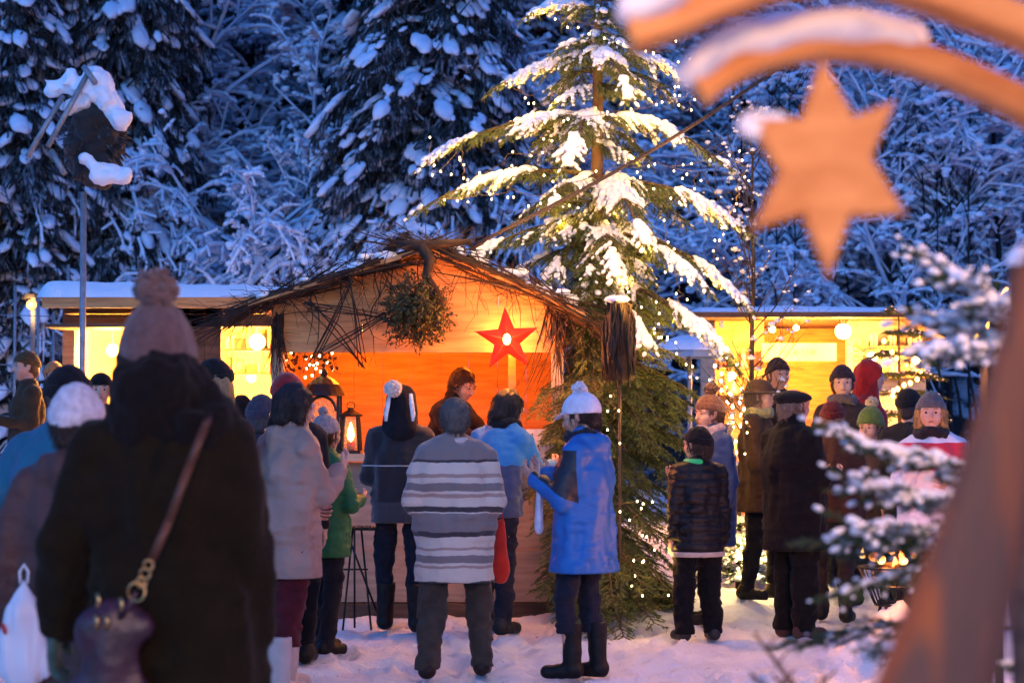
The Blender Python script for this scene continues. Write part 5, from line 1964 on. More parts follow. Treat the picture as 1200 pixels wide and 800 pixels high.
R5 = person('person in a bright red hood and red jacket among the group at the right', 1020, 17.2, 1.72, R(75), coat=(.42, .02, .015), ckind='shell', hem=.8, hat='hood', hatc=(.42, .02, .018), hair=(.05, .03, .02), h=.015, face=True, arms=('front', 'front'))
R6 = person('child in a green hat with a pale bobble, in front of the red hood', 1021, 15.9, 1.46, R(-35), coat=(.07, .05, .045), hem=.8, hat='tall', hatc=(.10, .16, .035), pom=((.55, .42, .25), .045), hair=(.2, .1, .05), h=.014, face=True, arms=('front', 'front'))
m7 = zmat([(0, (.6, .58, .68)), (1.18, (.5, .02, .045)), (1.36, (.62, .6, .7))], .02, name='red_and_white_jacket')
R7 = person('woman with blond hair in a red and white jacket behind the snowy fir boughs', 1092, 13.6, 1.66, R(-12), coatmat=m7, coatname='jacket', hem=.7, fat=1.12, hat='cuff', hatc=(.1, .09, .1), hair=(.5, .28, .1), hairlen='bob', h=.013, face=True, female=True, arms=('cup', 'front'), scarf=(.02, .015, .02))
R8 = person('person in a plain black beanie behind the red and white jacket', 1066, 15.4, 1.66, R(150), coat=(.02, .02, .025), hat='beanie', hatc=(.012, .012, .015), hair=(.03, .02, .02), h=.015)
R9 = person('person in dark clothes and dark cap half hidden behind the brown brimmed hat', 912, 17.3, 1.70, R(20), coat=(.03, .02, .018), hat='cuff', hatc=(.05, .03, .03), hair=(.1, .06, .04), h=.016, face=True)

# ---------------------------------------------------------------- things they carry
# shoulder bag of the woman in olive
d = 5.74
root = empty('handbag', P(130, 760, d + .02))
tag(root, 'dark purple leather shoulder bag with brass rings on the olive coat', 'bag')
o = root.location
v = Vol((-.2, -.1, -.3), (.2, .12, .25), .01)
v.cone((-.06, 0, .06), (.06, 0, .06), .045, .045, .03, (1, .9, 1)).cone((-.09, 0, -.16), (.09, 0, -.16), .06, .06, .05, (1, .9, 1)).cone((0, 0, .05), (0, 0, -.15), .085, .1, .06, (1, .55, 1))
v.wrinkle(.016, 14, 14, 10, 3).wrinkle(.006, 40, 40, 22, 1)
V, Fs = v.mesh()
leather = mat('purple_leather', (.04, .011, .02), .4, (.022, .008, .013), 12, .4, 40, spec=.5)
MB().add(V, Fs).build('bag_body', leather, root, True)
strap = [P(244, 486, 5.86), P(240, 500, 5.77), P(222, 545, 5.73), P(198, 610, 5.71), P(178, 655, 5.71)]
mb = MB()
for a, b2 in zip(strap[:-1], strap[1:]):
    mb.bar(a - o, b2 - o, .024, .006, up=(0, -1, 0))
mb.build('strap', mat('brown_leather', (.10, .04, .022), .45, (.06, .025, .014), 10, .2, 60), root, True)
for px, py, rr in ((174, 662, .013), (170, 672, .014), (166, 682, .013), (160, 693, .024)):
    c = P(px, py, 5.7) - o
    MB().tube([(c.x + rr * math.cos(a), c.y + .004 * math.sin(2 * a), c.z + rr * 1.1 * math.sin(a)) for a in np.linspace(0, 2 * math.pi, 17)[:-1]], .0035, 6, closed=True).build('ring', M['brass'], root, True)
for px, py in ((114, 703), (124, 728), (112, 728), (141, 708)):
    c = P(px, py, 5.69) - o
    MB().tube([(c.x, c.y, c.z + .02), (c.x + .006, c.y - .004, c.z), (c.x, c.y, c.z - .02)], .006, 8).build('buckle', M['brass'], root, True)
MB().tube([P(160, 693, 5.7) - o, P(150, 712, 5.71) - o, P(140, 725, 5.72) - o], .007, 6).build('side_tab', leather, root, True)

# white carrier bag
tip = L2['arm'][1][0]
root = empty('carrier_bag', P(28, 690, 7.1))
tag(root, 'white plastic carrier bag with a small red mark at the left edge', 'bag')
v = Vol((-.16, -.12, -.4), (.16, .12, .1), .008)
v.cone((0, 0, .03), (0, 0, -.06), .014, .05, .02, (1, .6, 1)).cone((0, 0, -.1), (0, 0, -.26), .07, .088, .05, (1.05, .62, 1))
v.wrinkle(.02, 26, 26, 6, 2).wrinkle(.008, 50, 50, 14, 4)
V, Fs = v.mesh()
m, t, b = nt('white_plastic')
b.inputs['Base Color'].default_value = (.75, .7, .72, 1); b.inputs['Roughness'].default_value = .35; b.inputs['Subsurface Weight'].default_value = .2
MB().add(V, Fs).build('bag_body', m, root, True)
MB().blobs([(-.055, -.052, -.13)], [(.008, .005, .022)], sub=2, pitch=.3).build('red_mark', mat('red_print', (.5, .03, .03), .5, None, 10, 0), root, True)
MB().tube([(-.012, 0, .02), (-.015, 0, .06), (0, 0, .085), (.015, 0, .06), (.012, 0, .02)], .005, 6).build('handle', m, root, True)

# red cloth bag
root = empty('red_bag', P(586, 640, 13.4))
tag(root, 'red cloth bag hanging beside the striped sweater', 'bag')
v = Vol((-.12, -.1, -.25), (.12, .1, .25), .01)
v.cone((0, 0, .15), (.0, 0, -.15), .035, .085, .03, (.8, .6, 1)).wrinkle(.012, 20, 20, 10, 2)
V, Fs = v.mesh()
MB().add(V, Fs).build('bag_body', cloth((.42, .03, .02), 'wool'), root, True)
MB().tube([(-.02, 0, .17), (0, .0, .3), (.02, 0, .17)], .006, 6).build('handle', cloth((.42, .03, .02), 'wool'), root, True)
# white tote
root = empty('tote_bag', P(632, 590, 12.3))
tag(root, 'slim white tote bag held in front of the bright blue jacket', 'bag')
v = Vol((-.1, -.1, -.3), (.1, .1, .25), .009)
v.cone((0, 0, .14), (0, 0, -.14), .028, .04, .02, (.7, 1.4, 1)).wrinkle(.008, 24, 24, 10, 2)
V, Fs = v.mesh()
MB().add(V, Fs).build('bag_body', cloth((.6, .6, .7), 'wool'), root, True)
MB().tube([(0, -.02, .16), (0, 0, .26), (0, .02, .16)], .005, 6).build('handle', cloth((.6, .6, .7), 'wool'), root, True)
# ---------------------------------------------------------------- decorated fir beside the stall
TD = 15.85
tx = P(698, 400, TD).x
tg = ground(tx, TD)
xt = empty('decorated_fir', (tx, TD, tg))
tag(xt, 'tall snowy fir with warm fairy lights, right behind the orange lit stall', 'fir tree')
o = Vector((tx, TD, tg))
HT = 6.1
MB().tube([(0, 0, -.1), (.0, 0, 2), (.02, 0, 4), (.03, 0, HT)], [.075, .06, .042, .012], 10).build('trunk', mat('fir_bark', (.22, .12, .06), .85, (.10, .055, .03), 16, .7, 50, (1, 1, .4), bdist=.015), xt, True)
S = Spray(21)
S.patchy = True


def tb(py0, px, py, dd, width=.34, snow=1.0, arch=.2, base=None, hang=.85, fat=1.15):
    z = P(698, py0, TD).z - tg
    b0 = (0.01, 0, z) if base is None else tuple(Vector(base) - o)
    S.bough(b0, tuple(P(px, py, TD + dd) - o), width, arch, snow, hang=hang, twl=.11, fat=fat)


# boughs read off the photograph: height on the trunk, tip, depth of the tip
for a in ((12, 617, 18, -.3, .22, 1), (0, 770, 22, .1, .2, .7), (30, 745, 42, -.3, .14, .4), (55, 655, 62, -.3, .13, .5), (48, 742, 66, -.4, .13, .3),
          (75, 573, 106, -.35, .24, 1), (70, 818, 98, -.2, .26, 1), (62, 735, 118, -.9, .22, 1.0), (78, 790, 120, .5, .22, .6), (85, 640, 120, .6, .22, .5),
          (140, 503, 192, -.3, .3, 1), (135, 665, 190, -1.0, .3, 1.1), (140, 850, 198, -.25, .3, 1.1), (150, 760, 190, .7, .28, .6), (150, 620, 190, .7, .3, .5), (145, 600, 160, -.6, .2, 1.0),
          (205, 490, 248, -.3, .28, 1), (215, 762, 285, -1.15, .34, 1.2), (212, 878, 278, -.2, .32, 1.1), (220, 640, 250, -.9, .3, .5), (215, 800, 260, .7, .3, .5), (210, 600, 270, .4, .3, .4),
          (262, 556, 302, -.1, .32, 1.1), (268, 722, 322, -1.1, .3, 1.2), (265, 884, 365, -.3, .28, 1.1), (270, 640, 330, -.35, .3, .7), (275, 830, 345, -.8, .3, .9),
          (320, 872, 442, -.45, .3, 1.2), (330, 850, 418, -.9, .26, 1.0), (335, 760, 400, -.9, .3, .8), (325, 790, 380, .6, .3, .4)):
    tb(a[0], a[1], a[2], a[3], a[4] * .85, a[5] * .75)
rnd = random.Random(5)
# dense inner crown
for py in (8, 40, 62, 80, 100, 135, 150, 168, 205, 218, 235, 250, 262, 280, 295, 310, 325, 340, 355, 370, 385, 400, 415, 430, 445, 460, 475):
    z = P(698, py, TD).z - tg
    rr = .26 + .95 * (py / 480) ** .8
    for q in range(3 if py < 260 else 5):
        a = rnd.uniform(-2.9, -.2) if q < 2 else rnd.uniform(-3.1, 3.1)
        L_ = rr * rnd.uniform(.4, .75)
        dx, dy = math.cos(a) * L_, math.sin(a) * L_
        if py > 300 and dx < -.1:
            dx *= .35
        S.bough((0, 0, z), (dx, dy, z - L_ * rnd.uniform(.25, .5)), .26, .12, .3 if py < 330 else .0, hang=.7)
# lower skirt hanging to the ground
for py in range(420, 720, 14):
    z = P(698, py, TD).z - tg
    for q in range(5):
        a = rnd.uniform(-2.5, -.05)
        L_ = rnd.uniform(.42, .7) + .2 * max(0, math.cos(a)) * (1 if py < 560 else .4)
        dx, dy = math.cos(a) * L_, math.sin(a) * L_
        if dx < 0:
            dy -= .45
        S.bough((0, dy * .1, z), (dx, dy, max(.06, z - L_ * rnd.uniform(.35, .7))), .26, .1, .0, hang=.5)
for px, py, dd in ((640, 700, -1.6), (655, 728, -1.75), (690, 735, -1.9), (730, 742, -1.8), (765, 728, -1.6), (788, 690, -1.4), (632, 620, -1.4), (645, 650, -1.5), (780, 640, -1.2), (720, 700, -1.9), (680, 700, -1.8), (750, 690, -1.6)):
    S.bough((0, -.5, P(698, py - 70, TD - .5).z - tg), tuple(P(px, py, TD + dd) - o), .26, .1, .0, hang=.4)
S.needle_mb(.0032).build('crown', mat('lit_fir_needles', (.15, .18, .04), .55, (.07, .10, .03), 9, 0), xt)  # fairy light glow put into the needle colour, brighter and yellower
S.wood_mb().build('branches', M['bark'], xt, True)
S.snow_mb(1).build('snow', M['tree_snow'], xt, True)

# fairy lights
gname = 'fairy light strings wound through the tall decorated fir'
routes = [
    ('string of fairy lights across the top boughs of the decorated fir', [(640, 12), (700, 30), (760, 60), (800, 55), (790, 115)], 20),
    ('fairy lights in loops below the uppermost left boughs of the decorated fir', [(590, 95), (625, 112), (630, 150), (665, 135), (720, 130), (770, 120), (812, 108), (805, 130)], 26),
    ('string of fairy lights hanging off the far left bough tip of the fir', [(505, 165), (506, 205), (540, 172), (548, 212), (600, 180), (650, 172)], 22),
    ('string of fairy lights along the lower left bough over the roof ridge', [(520, 232), (560, 228), (600, 222), (640, 228), (690, 235)], 16),
    ('string of fairy lights around the middle of the decorated fir', [(620, 195), (660, 215), (720, 195), (770, 190), (820, 200), (800, 235), (740, 210)], 28),
    ('string of fairy lights looping from the right bough tips to the thin bare tree', [(790, 195), (848, 178), (873, 195), (862, 235), (845, 275), (838, 300), (818, 330)], 28),
    ('string of fairy lights falling in front of the right boughs', [(775, 250), (785, 300), (800, 345), (775, 360), (770, 400)], 18),
    ('short string of fairy lights dangling beside the bark bundle', [(737, 325), (742, 345), (746, 358), (738, 372)], 5),
    ('fairy lights running down the right side of the decorated fir to the brown bobble hat', [(770, 380), (790, 400), (815, 440), (850, 455), (880, 500), (850, 475), (865, 530)], 34),
    ('string of fairy lights beside the white bobble hat', [(722, 455), (716, 470), (722, 480), (716, 495), (735, 530)], 7),
    ('string of fairy lights on the lower right boughs behind the boy', [(715, 590), (760, 580), (740, 610), (775, 630), (745, 655), (735, 675), (780, 700)], 22),
]
for i, (lab, pts, n) in enumerate(routes):
    dd = 14.95 if i < 9 else 14.35
    n = int(n * .8)
    glow_garland(lab, [PP(x, y, dd + (.15 if k_ % 2 else -.1)) for k_, (x, y) in enumerate(pts)], n, 30 + i, gname, br=.0064, e=16, sagn=2, jit=.035)
for px, py, dd, e in ((560, 120, 14.9, 5), (530, 215, 14.9, 6), (620, 160, 14.5, 7), (700, 60, 14.7, 7), (780, 90, 14.8, 6), (690, 190, 14.3, 8), (800, 170, 14.6, 7), (850, 240, 15.0, 6), (760, 240, 14.2, 8), (660, 255, 14.4, 5), (800, 320, 14.5, 8), (850, 400, 14.6, 9), (740, 350, 14.4, 4), (745, 470, 14.5, 2.5), (740, 600, 14.1, 2), (870, 520, 14.9, 8), (600, 250, 14.5, 5), (780, 650, 14.0, 2)):
    lamp('fairy_light', P(px, py, dd), (1, .5, .1), e * TK * .35, .06)
for px, py in ((640, 22), (600, 112), (780, 112), (735, 125), (640, 120), (545, 192), (590, 185), (665, 200), (800, 200), (745, 185), (535, 245), (580, 240), (762, 290), (720, 250), (840, 280), (660, 262), (730, 325), (830, 345), (790, 380), (850, 425), (760, 400)):
    lamp('fairy_light', P(px, py, TD - .28), (1, .56, .08), .85 * TK, .03)

# bark bundle on a thin pole
p = P(726, 400, 14.5)
bb = empty('bark_bundle', (p.x, 14.5, ground(p.x, 14.5)))
tag(bb, 'dark bark clad bundle on a thin pole in front of the decorated fir', 'bundle')
zb, ztp = P(726, 446, 14.5).z - bb.location.z, P(726, 356, 14.5).z - bb.location.z
mb = MB()
for i in range(170):
    a = rnd.random() * 2 * math.pi
    r_ = .115 * math.sqrt(rnd.uniform(.4, 1))
    z1 = rnd.uniform(zb, ztp - .1)
    z2 = z1 + rnd.uniform(.1, .3)
    p_ = [Vector((r_ * math.cos(a) * (1 if z_ < ztp - .1 else .75) + rnd.gauss(0, .008), r_ * math.sin(a) + rnd.gauss(0, .008), z_)) for z_ in (z1 - rnd.uniform(0, .06), (z1 + z2) / 2, min(z2, ztp))]
    mb.tube(p_, [.005, .012, .006], 4)
mb.lathe([(.001, zb), (.09, zb), (.095, ztp - .08), (.05, ztp), (.001, ztp)], 14)
mb.build('bark_strips', M['twig'], bb, True)
MB().tube([(0, 0, 0), (0, 0, zb + .05)], .012, 6).build('pole', M['bark'], bb, True)
MB().blobs([(-.02, -.02, ztp + .03)], [(.09, .08, .03)], sub=2).build('snow', M['snow'], bb, True)

# thin bare tree with lights
def small_bare(px, d, pyt, label, seed, name='bare_tree', r0=.032):
    x = P(px, 600, d).x
    g = ground(x, d)
    rt = empty(name, (x, d, g))
    tag(rt, label, 'tree')
    H = P(px, pyt, d).z - g
    rr = random.Random(seed)
    pts = [Vector((0, 0, -.05))]
    for i in range(14):
        pts.append(Vector((pts[-1].x + rr.gauss(0, .012), pts[-1].y + rr.gauss(0, .012), H * (i + 1) / 14)))
    MB().tube(pts, [r0 * (1 - .8 * i / 14) for i in range(15)], 8).build('trunk', M['bark'], rt, True)
    mb, sn = MB(), MB()
    for i in range(5, 15):
        for q in range(4):
            a = rr.random() * 6.3
            v_ = Vector((math.cos(a), math.sin(a) * .6, 1.1)).normalized()
            twig(mb, pts[i - 1].lerp(pts[i], rr.random()), v_, rr.uniform(.35, .85), .007, rr, .1, -.02, 4, 4, 2)
    mb.build('crown', M['bark'], rt, True)
    V = np.concatenate(mb.V)
    pk = V[np.random.default_rng(seed).integers(0, len(V), 260)]
    rg = np.random.default_rng(seed)
    sn.blobs(pk + np.array((0, 0, .008)), np.abs(rg.normal(.012, .008, (260, 1))) * np.array([[1.2, 1.2, .8]]), rng=rg, sub=0)
    sn.build('snow', M['tree_snow'], rt, True)
    return rt


small_bare(879, 16.3, 150, 'slender bare tree standing between the decorated fir and the yellow lit stall', 4)
glow_garland('string of fairy lights wrapped round the slender bare tree', [PP(879, 500, 16.2), PP(873, 560, 16.2), PP(885, 600, 16.15), PP(868, 640, 16.2), PP(860, 655, 16.1), PP(890, 625, 16.1)], 16, 70, br=.009, e=26)
glow_garland('string of fairy lights on the lit wall left of the slender bare tree', [PP(832, 430, 18), PP(850, 450, 18), PP(870, 470, 18), PP(842, 480, 18), PP(872, 505, 18), PP(850, 520, 18), PP(872, 440, 18), PP(858, 425, 18)], 30, 71, br=.013, e=26, jit=.06)


def little_fir(px, d, pyt, rad, label, seed, snow, mats_n='needles', name='small_fir', step=.13, n=6):
    x = P(px, 600, d).x
    g = ground(x, d)
    rt = empty(name, (x, d, g))
    tag(rt, label, 'fir tree')
    H = P(px, pyt, d).z - g
    s2 = Spray(seed)
    rr = random.Random(seed)
    z = .15
    while z < H:
        f = 1 - z / H
        for i in range(n):
            a = rr.random() * 6.28
            L_ = rad * (f ** .7) * rr.uniform(.7, 1.1) + .06
            s2.bough((0, 0, z), (math.cos(a) * L_, math.sin(a) * L_, z - L_ * .25 + .05), .2 * (.5 + f * .6), .12, snow, hang=.2)
        z += step
    MB().tube([(0, 0, -.05), (0, 0, H)], [.035, .008], 8).build('trunk', M['bark'], rt, True)
    s2.needle_mb(.004, 1.2).build('crown', M[mats_n], rt)
    s2.wood_mb().build('branches', M['bark'], rt, True)
    if s2.sC:
        s2.snow_mb(0).build('snow', M['tree_snow'], rt, True)
    return rt


little_fir(866, 16.6, 545, .38, 'small snow dusted fir glowing yellow at the foot of the slender bare tree', 41, .9)
lamp('fairy_light', P(868, 590, 16.0), (1, .66, .2), 7 * TK, .05)
lamp('fairy_light', P(880, 640, 16.2), (1, .62, .2), 5 * TK, .05)
little_fir(1055, 20.8, 365, .75, 'fir with glowing orange needles at the right end of the yellow lit stall', 42, .15, step=.2)
for px, py in ((1040, 430), (1075, 400), (1050, 490), (1090, 450)):
    lamp('fairy_light', P(px, py, 19.8), (1, .34, .05), 12 * LK, .05)
glow_garland('string of orange lights wound round the glowing fir at the yellow lit stall', [PP(1030, 400, 19.9), PP(1080, 430, 19.9), PP(1040, 460, 19.9), PP(1085, 490, 19.9), PP(1045, 520, 19.9)], 24, 72, br=.02, e=14, c=(1, .42, .09))

# ---------------------------------------------------------------- rope
mb = MB()
a, b = P(552, 290, 14.7), P(1010, 12, 14.9)
for q in (0, .014):
    mb.tube([a.lerp(b, i / 16) + Vector((0, q, -.10 * math.sin(math.pi * i / 16) + q)) for i in range(17)], .0085, 6)
tag(mb.build('rope', mat('rope', (.05, .035, .035), .9, None, 60, .5, 80), None, True), 'dark double rope slanting up across the decorated fir', 'rope')

# ---------------------------------------------------------------- left background things
d = 18.0
x = P(98, 300, d).x
pl = empty('bundle_pole', (x, d, ground(x, d)))
tag(pl, 'tall metal pole carrying a dark bundle and slanting bars heaped with snow', 'pole')
zg = pl.location.z
q = lambda px, py, dd=0: P(px, py, d + dd) - pl.location
MB().tube([(0, 0, 0), q(98, 225)], .028, 8).build('pole', M['grey_metal'], pl, True)
v = Vol((-.5, -.4, -.7), (.5, .4, .6), .02)
v.ell((0, 0, 0), (.27, .24, .34), .05).cone((-.12, 0, -.3), (.05, 0, -.35), .14, .16, .08).wrinkle(.06, 7, 7, 7, 2).wrinkle(.03, 18, 18, 18, 5)
V, Fs = v.mesh()
c = q(112, 155)
bm_ = MB().add(V + np.array(c), Fs)
rr = random.Random(9)
for i in range(160):
    a_ = Vector((rr.gauss(0, 1), rr.gauss(0, 1), rr.gauss(0, 1))).normalized()
    s0 = Vector(c) + Vector((a_.x * .22, a_.y * .2, a_.z * .3 - .05))
    bm_.tube([s0, s0 + a_ * rr.uniform(.05, .14) + Vector((0, 0, -.05))], [.012, .004], 4)
bm_.build('bundle', M['black'], pl, True)
v = Vol((-.7, -.5, -1.0), (.7, .5, .6), .02)
for pts in (((62, 103), (78, 100), .07), ((84, 98), (112, 112), .10), ((112, 96), (128, 122), .12), ((128, 122), (140, 140), .09), ((85, 125), (100, 122), .06), ((100, 190), (118, 203), .06), ((118, 203), (145, 206), .085)):
    A, B = q(*pts[0], -.2) - c, q(*pts[1], -.2) - c
    v.cone(A, B, pts[2], pts[2] * .95, .04)
v.wrinkle(.035, 9, 9, 9, 1).wrinkle(.022, 20, 20, 20, 4).wrinkle(.012, 42, 42, 42, 2)
V, Fs = v.mesh()
MB().add(V + np.array(c), Fs).build('snow', M['snow'], pl, True)
for (a, b_) in (((102, 88), (56, 172)), ((74, 112), (32, 184)), ((98, 78), (112, 98)), ((60, 176), (76, 204))):
    MB().tube([q(*a, -.3), q(*b_, -.35)], .026, 6).build('slanting_bar', M['grey_metal'], pl, True)

d = 27
x = P(37, 357, d).x
sl2 = empty('street_lamp', (x, d, ground(x, d)))
tag(sl2, 'glowing orange street lamp on a slim post at the far left', 'street lamp')
zh = P(37, 357, d).z - sl2.location.z
MB().tube([(0, .1, 0), (0, .1, zh + .1), (0, 0, zh + .14)], .035, 8).build('post', M['grey_metal'], sl2, True)
MB().lathe([(.14, zh + .08), (.11, zh + .14), (.001, zh + .17)], 12).build('shade', M['metal'], sl2)
MB().blobs([(0, 0, zh)], [(.065, .065, .065)], sub=2).build('bulb', emit('street_bulb', (1, .3, .04), 5), sl2, True)
lamp('street_light', (x, d - .25, sl2.location.z + zh), (1, .5, .15), 60 * LK, .1)
fn = empty('mesh_fence', (0, 24, 0))
tag(fn, 'tall thin metal fence in front of the snowy wood at the far left', 'fence')
for px, pt in ((-6, 330), (18, 335), (45, 345), (63, 365), (80, 310), (100, 320)):
    a = P(px, pt, 24)
    MB().tube([(a.x, 0, ground(a.x, 24)), (a.x, 0, a.z)], .018, 6).build('post', M['grey_metal'], fn, True)
mb = MB()
for py in (372, 400, 430, 460, 490):
    a, b = P(-30, py - 4, 24), P(104, py, 24)
    mb.tube([(a.x, 0, a.z), (b.x, 0, b.z)], .006, 4)
mb.build('wire', M['grey_metal'], fn)

# ---------------------------------------------------------------- fire basket and torches at the right
d = 12.2
x = P(1045, 660, d).x
fb = empty('fire_basket', (x, d, 0))
tag(fb, 'iron fire basket with low orange flames behind the foreground fir boughs', 'fire basket')
zf = P(1040, 668, d).z
mb = MB()
for a in np.linspace(0, 2 * math.pi, 13)[:-1]:
    mb.tube([(.1 * math.cos(a), .1 * math.sin(a), zf - .2), (.2 * math.cos(a), .2 * math.sin(a), zf + .02)], .006, 5)
for r_, z in ((.1, zf - .2), (.155, zf - .09), (.2, zf + .02)):
    mb.tube([(r_ * math.cos(a), r_ * math.sin(a), z) for a in np.linspace(0, 2 * math.pi, 25)[:-1]], .007, 5, closed=True)
mb.build('basket', M['metal'], fb, True)
for a in (0, 2.1, 4.2):
    MB().tube([(.1 * math.cos(a), .1 * math.sin(a), zf - .2), (.22 * math.cos(a), .22 * math.sin(a), 0)], .011, 6).build('leg', M['metal'], fb, True)
for i in range(5):
    a = i * 1.25
    MB().tube([(.12 * math.cos(a), .12 * math.sin(a), zf - .1 + .03 * i), (-.12 * math.cos(a), -.12 * math.sin(a), zf - .06 + .02 * i)], .028, 8).build('log', M['bark'], fb, True)


def flame_vf(w_, h_, seed, lean_=.1):
    v = Vol((-w_ * 2, -w_ * 2, -.02), (w_ * 2, w_ * 2, h_ * 1.3), w_ / 5)
    v.cone((0, 0, w_), (lean_ * h_ * .4, 0, h_ * .5), w_, w_ * .65, .01).cone((lean_ * h_ * .4, 0, h_ * .5), (lean_ * h_, 0, h_), w_ * .65, w_ * .1, .01)
    v.wrinkle(w_ * .35, 1 / w_ * .7, 1 / w_ * .7, .5 / w_, seed)
    return v.mesh()


fm = emit('fire_flame', (1, .33, .05), 7, True)
nf = t_ = fm.node_tree
tc = nf.nodes.new('ShaderNodeTexCoord'); nz = nf.nodes.new('ShaderNodeTexNoise'); nz.inputs['Scale'].default_value = 14
rp = nf.nodes.new('ShaderNodeValToRGB'); rp.color_ramp.elements[0].position = .4; rp.color_ramp.elements[0].color = (1, .18, .02, 1); rp.color_ramp.elements[1].position = .6; rp.color_ramp.elements[1].color = (1, .62, .2, 1)
nf.links.new(tc.outputs['Object'], nz.inputs['Vector']); nf.links.new(nz.outputs[0], rp.inputs[0]); nf.links.new(rp.outputs[0], nf.nodes['Principled BSDF'].inputs['Emission Color'])
for i, (px, py, w_, h_) in enumerate(((1011, 655, .022, .07), (1024, 657, .032, .10), (1045, 650, .03, .14), (1050, 668, .024, .08), (1071, 655, .032, .08), (1034, 660, .03, .09), (1058, 662, .026, .11))):
    V, Fs = flame_vf(w_, h_, i, .3 * math.sin(i * 2))
    c = P(px, py, d - .02 * i)
    MB().add(V + np.array((c.x - x, c.y - d, c.z)), Fs).build('flame', fm, fb, True)
lamp('fire_light', (x, d - .1, zf + .2), (1, .3, .05), 22 * LK, .08)
for px, py, d, lab in ((1167, 372, 8.3, 'taller of the two flaming torches behind the near fir boughs'), (1150, 404, 9.1, 'shorter of the two flaming torches behind the near fir boughs')):
    c = P(px, py, d)
    root = empty('torch', (c.x, d, 0))
    tag(root, lab, 'torch')
    MB().tube([(0, 0, 0), (.01, 0, c.z - .03)], .016, 8).build('shaft', M['bark'], root, True)
    MB().lathe([(.02, c.z - .1), (.03, c.z - .03), (.028, c.z), (.001, c.z - .005)], 10).build('wax_head', M['twig'], root)
    V, Fs = flame_vf(.03, .13, 3 if px > 1160 else 5, .35)
    MB().add(V + np.array((0, 0, c.z - .01)), Fs).build('flame', emit('torch_flame', (1, .55, .08), 7), root, True)
    lamp('torch_light', (c.x, d - .05, c.z + .15), (1, .42, .1), 5 * LK, .04)

# ---------------------------------------------------------------- big candle arch close to the camera
AD = 3.0


def loft(mb, rows, mi=0):
    """rows of closed cross-sections (each a list of points)"""
    n = len(rows[0])
    V = [tuple(p) for r_ in rows for p in r_]
    Fq = [(i * n + j, i * n + (j + 1) % n, (i + 1) * n + (j + 1) % n, (i + 1) * n + j) for i in range(len(rows) - 1) for j in range(n)]
    mb.add(V, Fq, mi)
    b0 = mb.n - len(V)
    mb.Fc.append((np.array([[b0 + j for j in range(n)][::-1]], np.int32), mi))
    mb.Fc.append((np.array([[b0 + len(V) - n + j for j in range(n)]], np.int32), mi))


def spline(pts, n):
    out = []
    m_ = len(pts)
    for i in range(m_ - 1):
        p0, p1, p2, p3 = pts[max(i - 1, 0)], pts[i], pts[i + 1], pts[min(i + 2, m_ - 1)]
        for j in range(n):
            t = j / n
            out.append(tuple(.5 * ((2 * b) + (-a + c) * t + (2 * a - 5 * b + 4 * c - d_) * t * t + (-a + 3 * b - 3 * c + d_) * t ** 3) for a, b, c, d_ in zip(p0, p1, p2, p3)))
    out.append(tuple(pts[-1]))
    return out


def arc_beam(name, pix, dep, thick, deepy, parent, snow_rng, m=None):
    pts = [P(x, y, dep) for x, y in spline(pix, 8)]
    rows = []
    e = .006
    nrm = []
    for i, p in enumerate(pts):
        t = (pts[min(i + 1, len(pts) - 1)] - pts[max(i - 1, 0)]).normalized()
        nn = Vector((-t.z, 0, t.x))
        if nn.z < 0:
            nn = -nn
        nrm.append(nn)
        h_, w_ = thick / 2, deepy / 2
        rows.append([p + nn * a + Vector((0, b, 0)) for a, b in ((-h_, -w_ + e), (-h_ + e, -w_), (h_ - e, -w_), (h_, -w_ + e), (h_, w_ - e), (h_ - e, w_), (-h_ + e, w_), (-h_, w_ - e))])
    mb = MB()
    loft(mb, rows)
    be = mb.build(name, m or M['wood_near'], parent, False)
    if snow_rng:
        i0, i1, sh = snow_rng
        k0, k1 = int(i0 * (len(pts) - 1)), int(i1 * (len(pts) - 1))
        lo = [min(p[j] for p in pts[k0:k1 + 1]) - .08 for j in range(3)]
        hi = [max(p[j] for p in pts[k0:k1 + 1]) + .1 for j in range(3)]
        v = Vol(lo, hi, .007)
        for k in range(k0, k1):
            f0 = math.sin(math.pi * min(1, max(0, (k - k0) / (k1 - k0)))) ** .35
            r_ = sh * (.55 + .55 * f0)
            v.cone(pts[k] + nrm[k] * (thick / 2 + r_ * .25), pts[k + 1] + nrm[k + 1] * (thick / 2 + r_ * .25), r_, r_, .02, (1, 1.2 * deepy / (2 * sh) * .8, 1))
        v.wrinkle(.008, 18, 18, 18, 3)
        V, Fs = v.mesh()
        MB().add(V, Fs).build('snow', M['snow'], be, True)
    return be


ar = empty('candle_arch', P(960, 20, AD))
tag(ar, 'large curved wooden arch with snow on it at the top right, close to the camera', 'wooden arch')
ao = ar.location.copy()
ar.location = (0, 0, 0)
arc_beam('inner_arc', [(818, 108), (850, 84), (900, 63), (960, 54), (1020, 58), (1080, 73), (1140, 96), (1200, 126), (1270, 175)], AD, .042, .075, ar, (.03, .60, .019))
arc_beam('outer_arc', [(738, 40), (790, 22), (850, -2), (930, -25), (1010, -30), (1090, -8), (1150, 14), (1210, 38), (1280, 80)], AD - .12, .05, .085, ar, (.02, .25, .018))

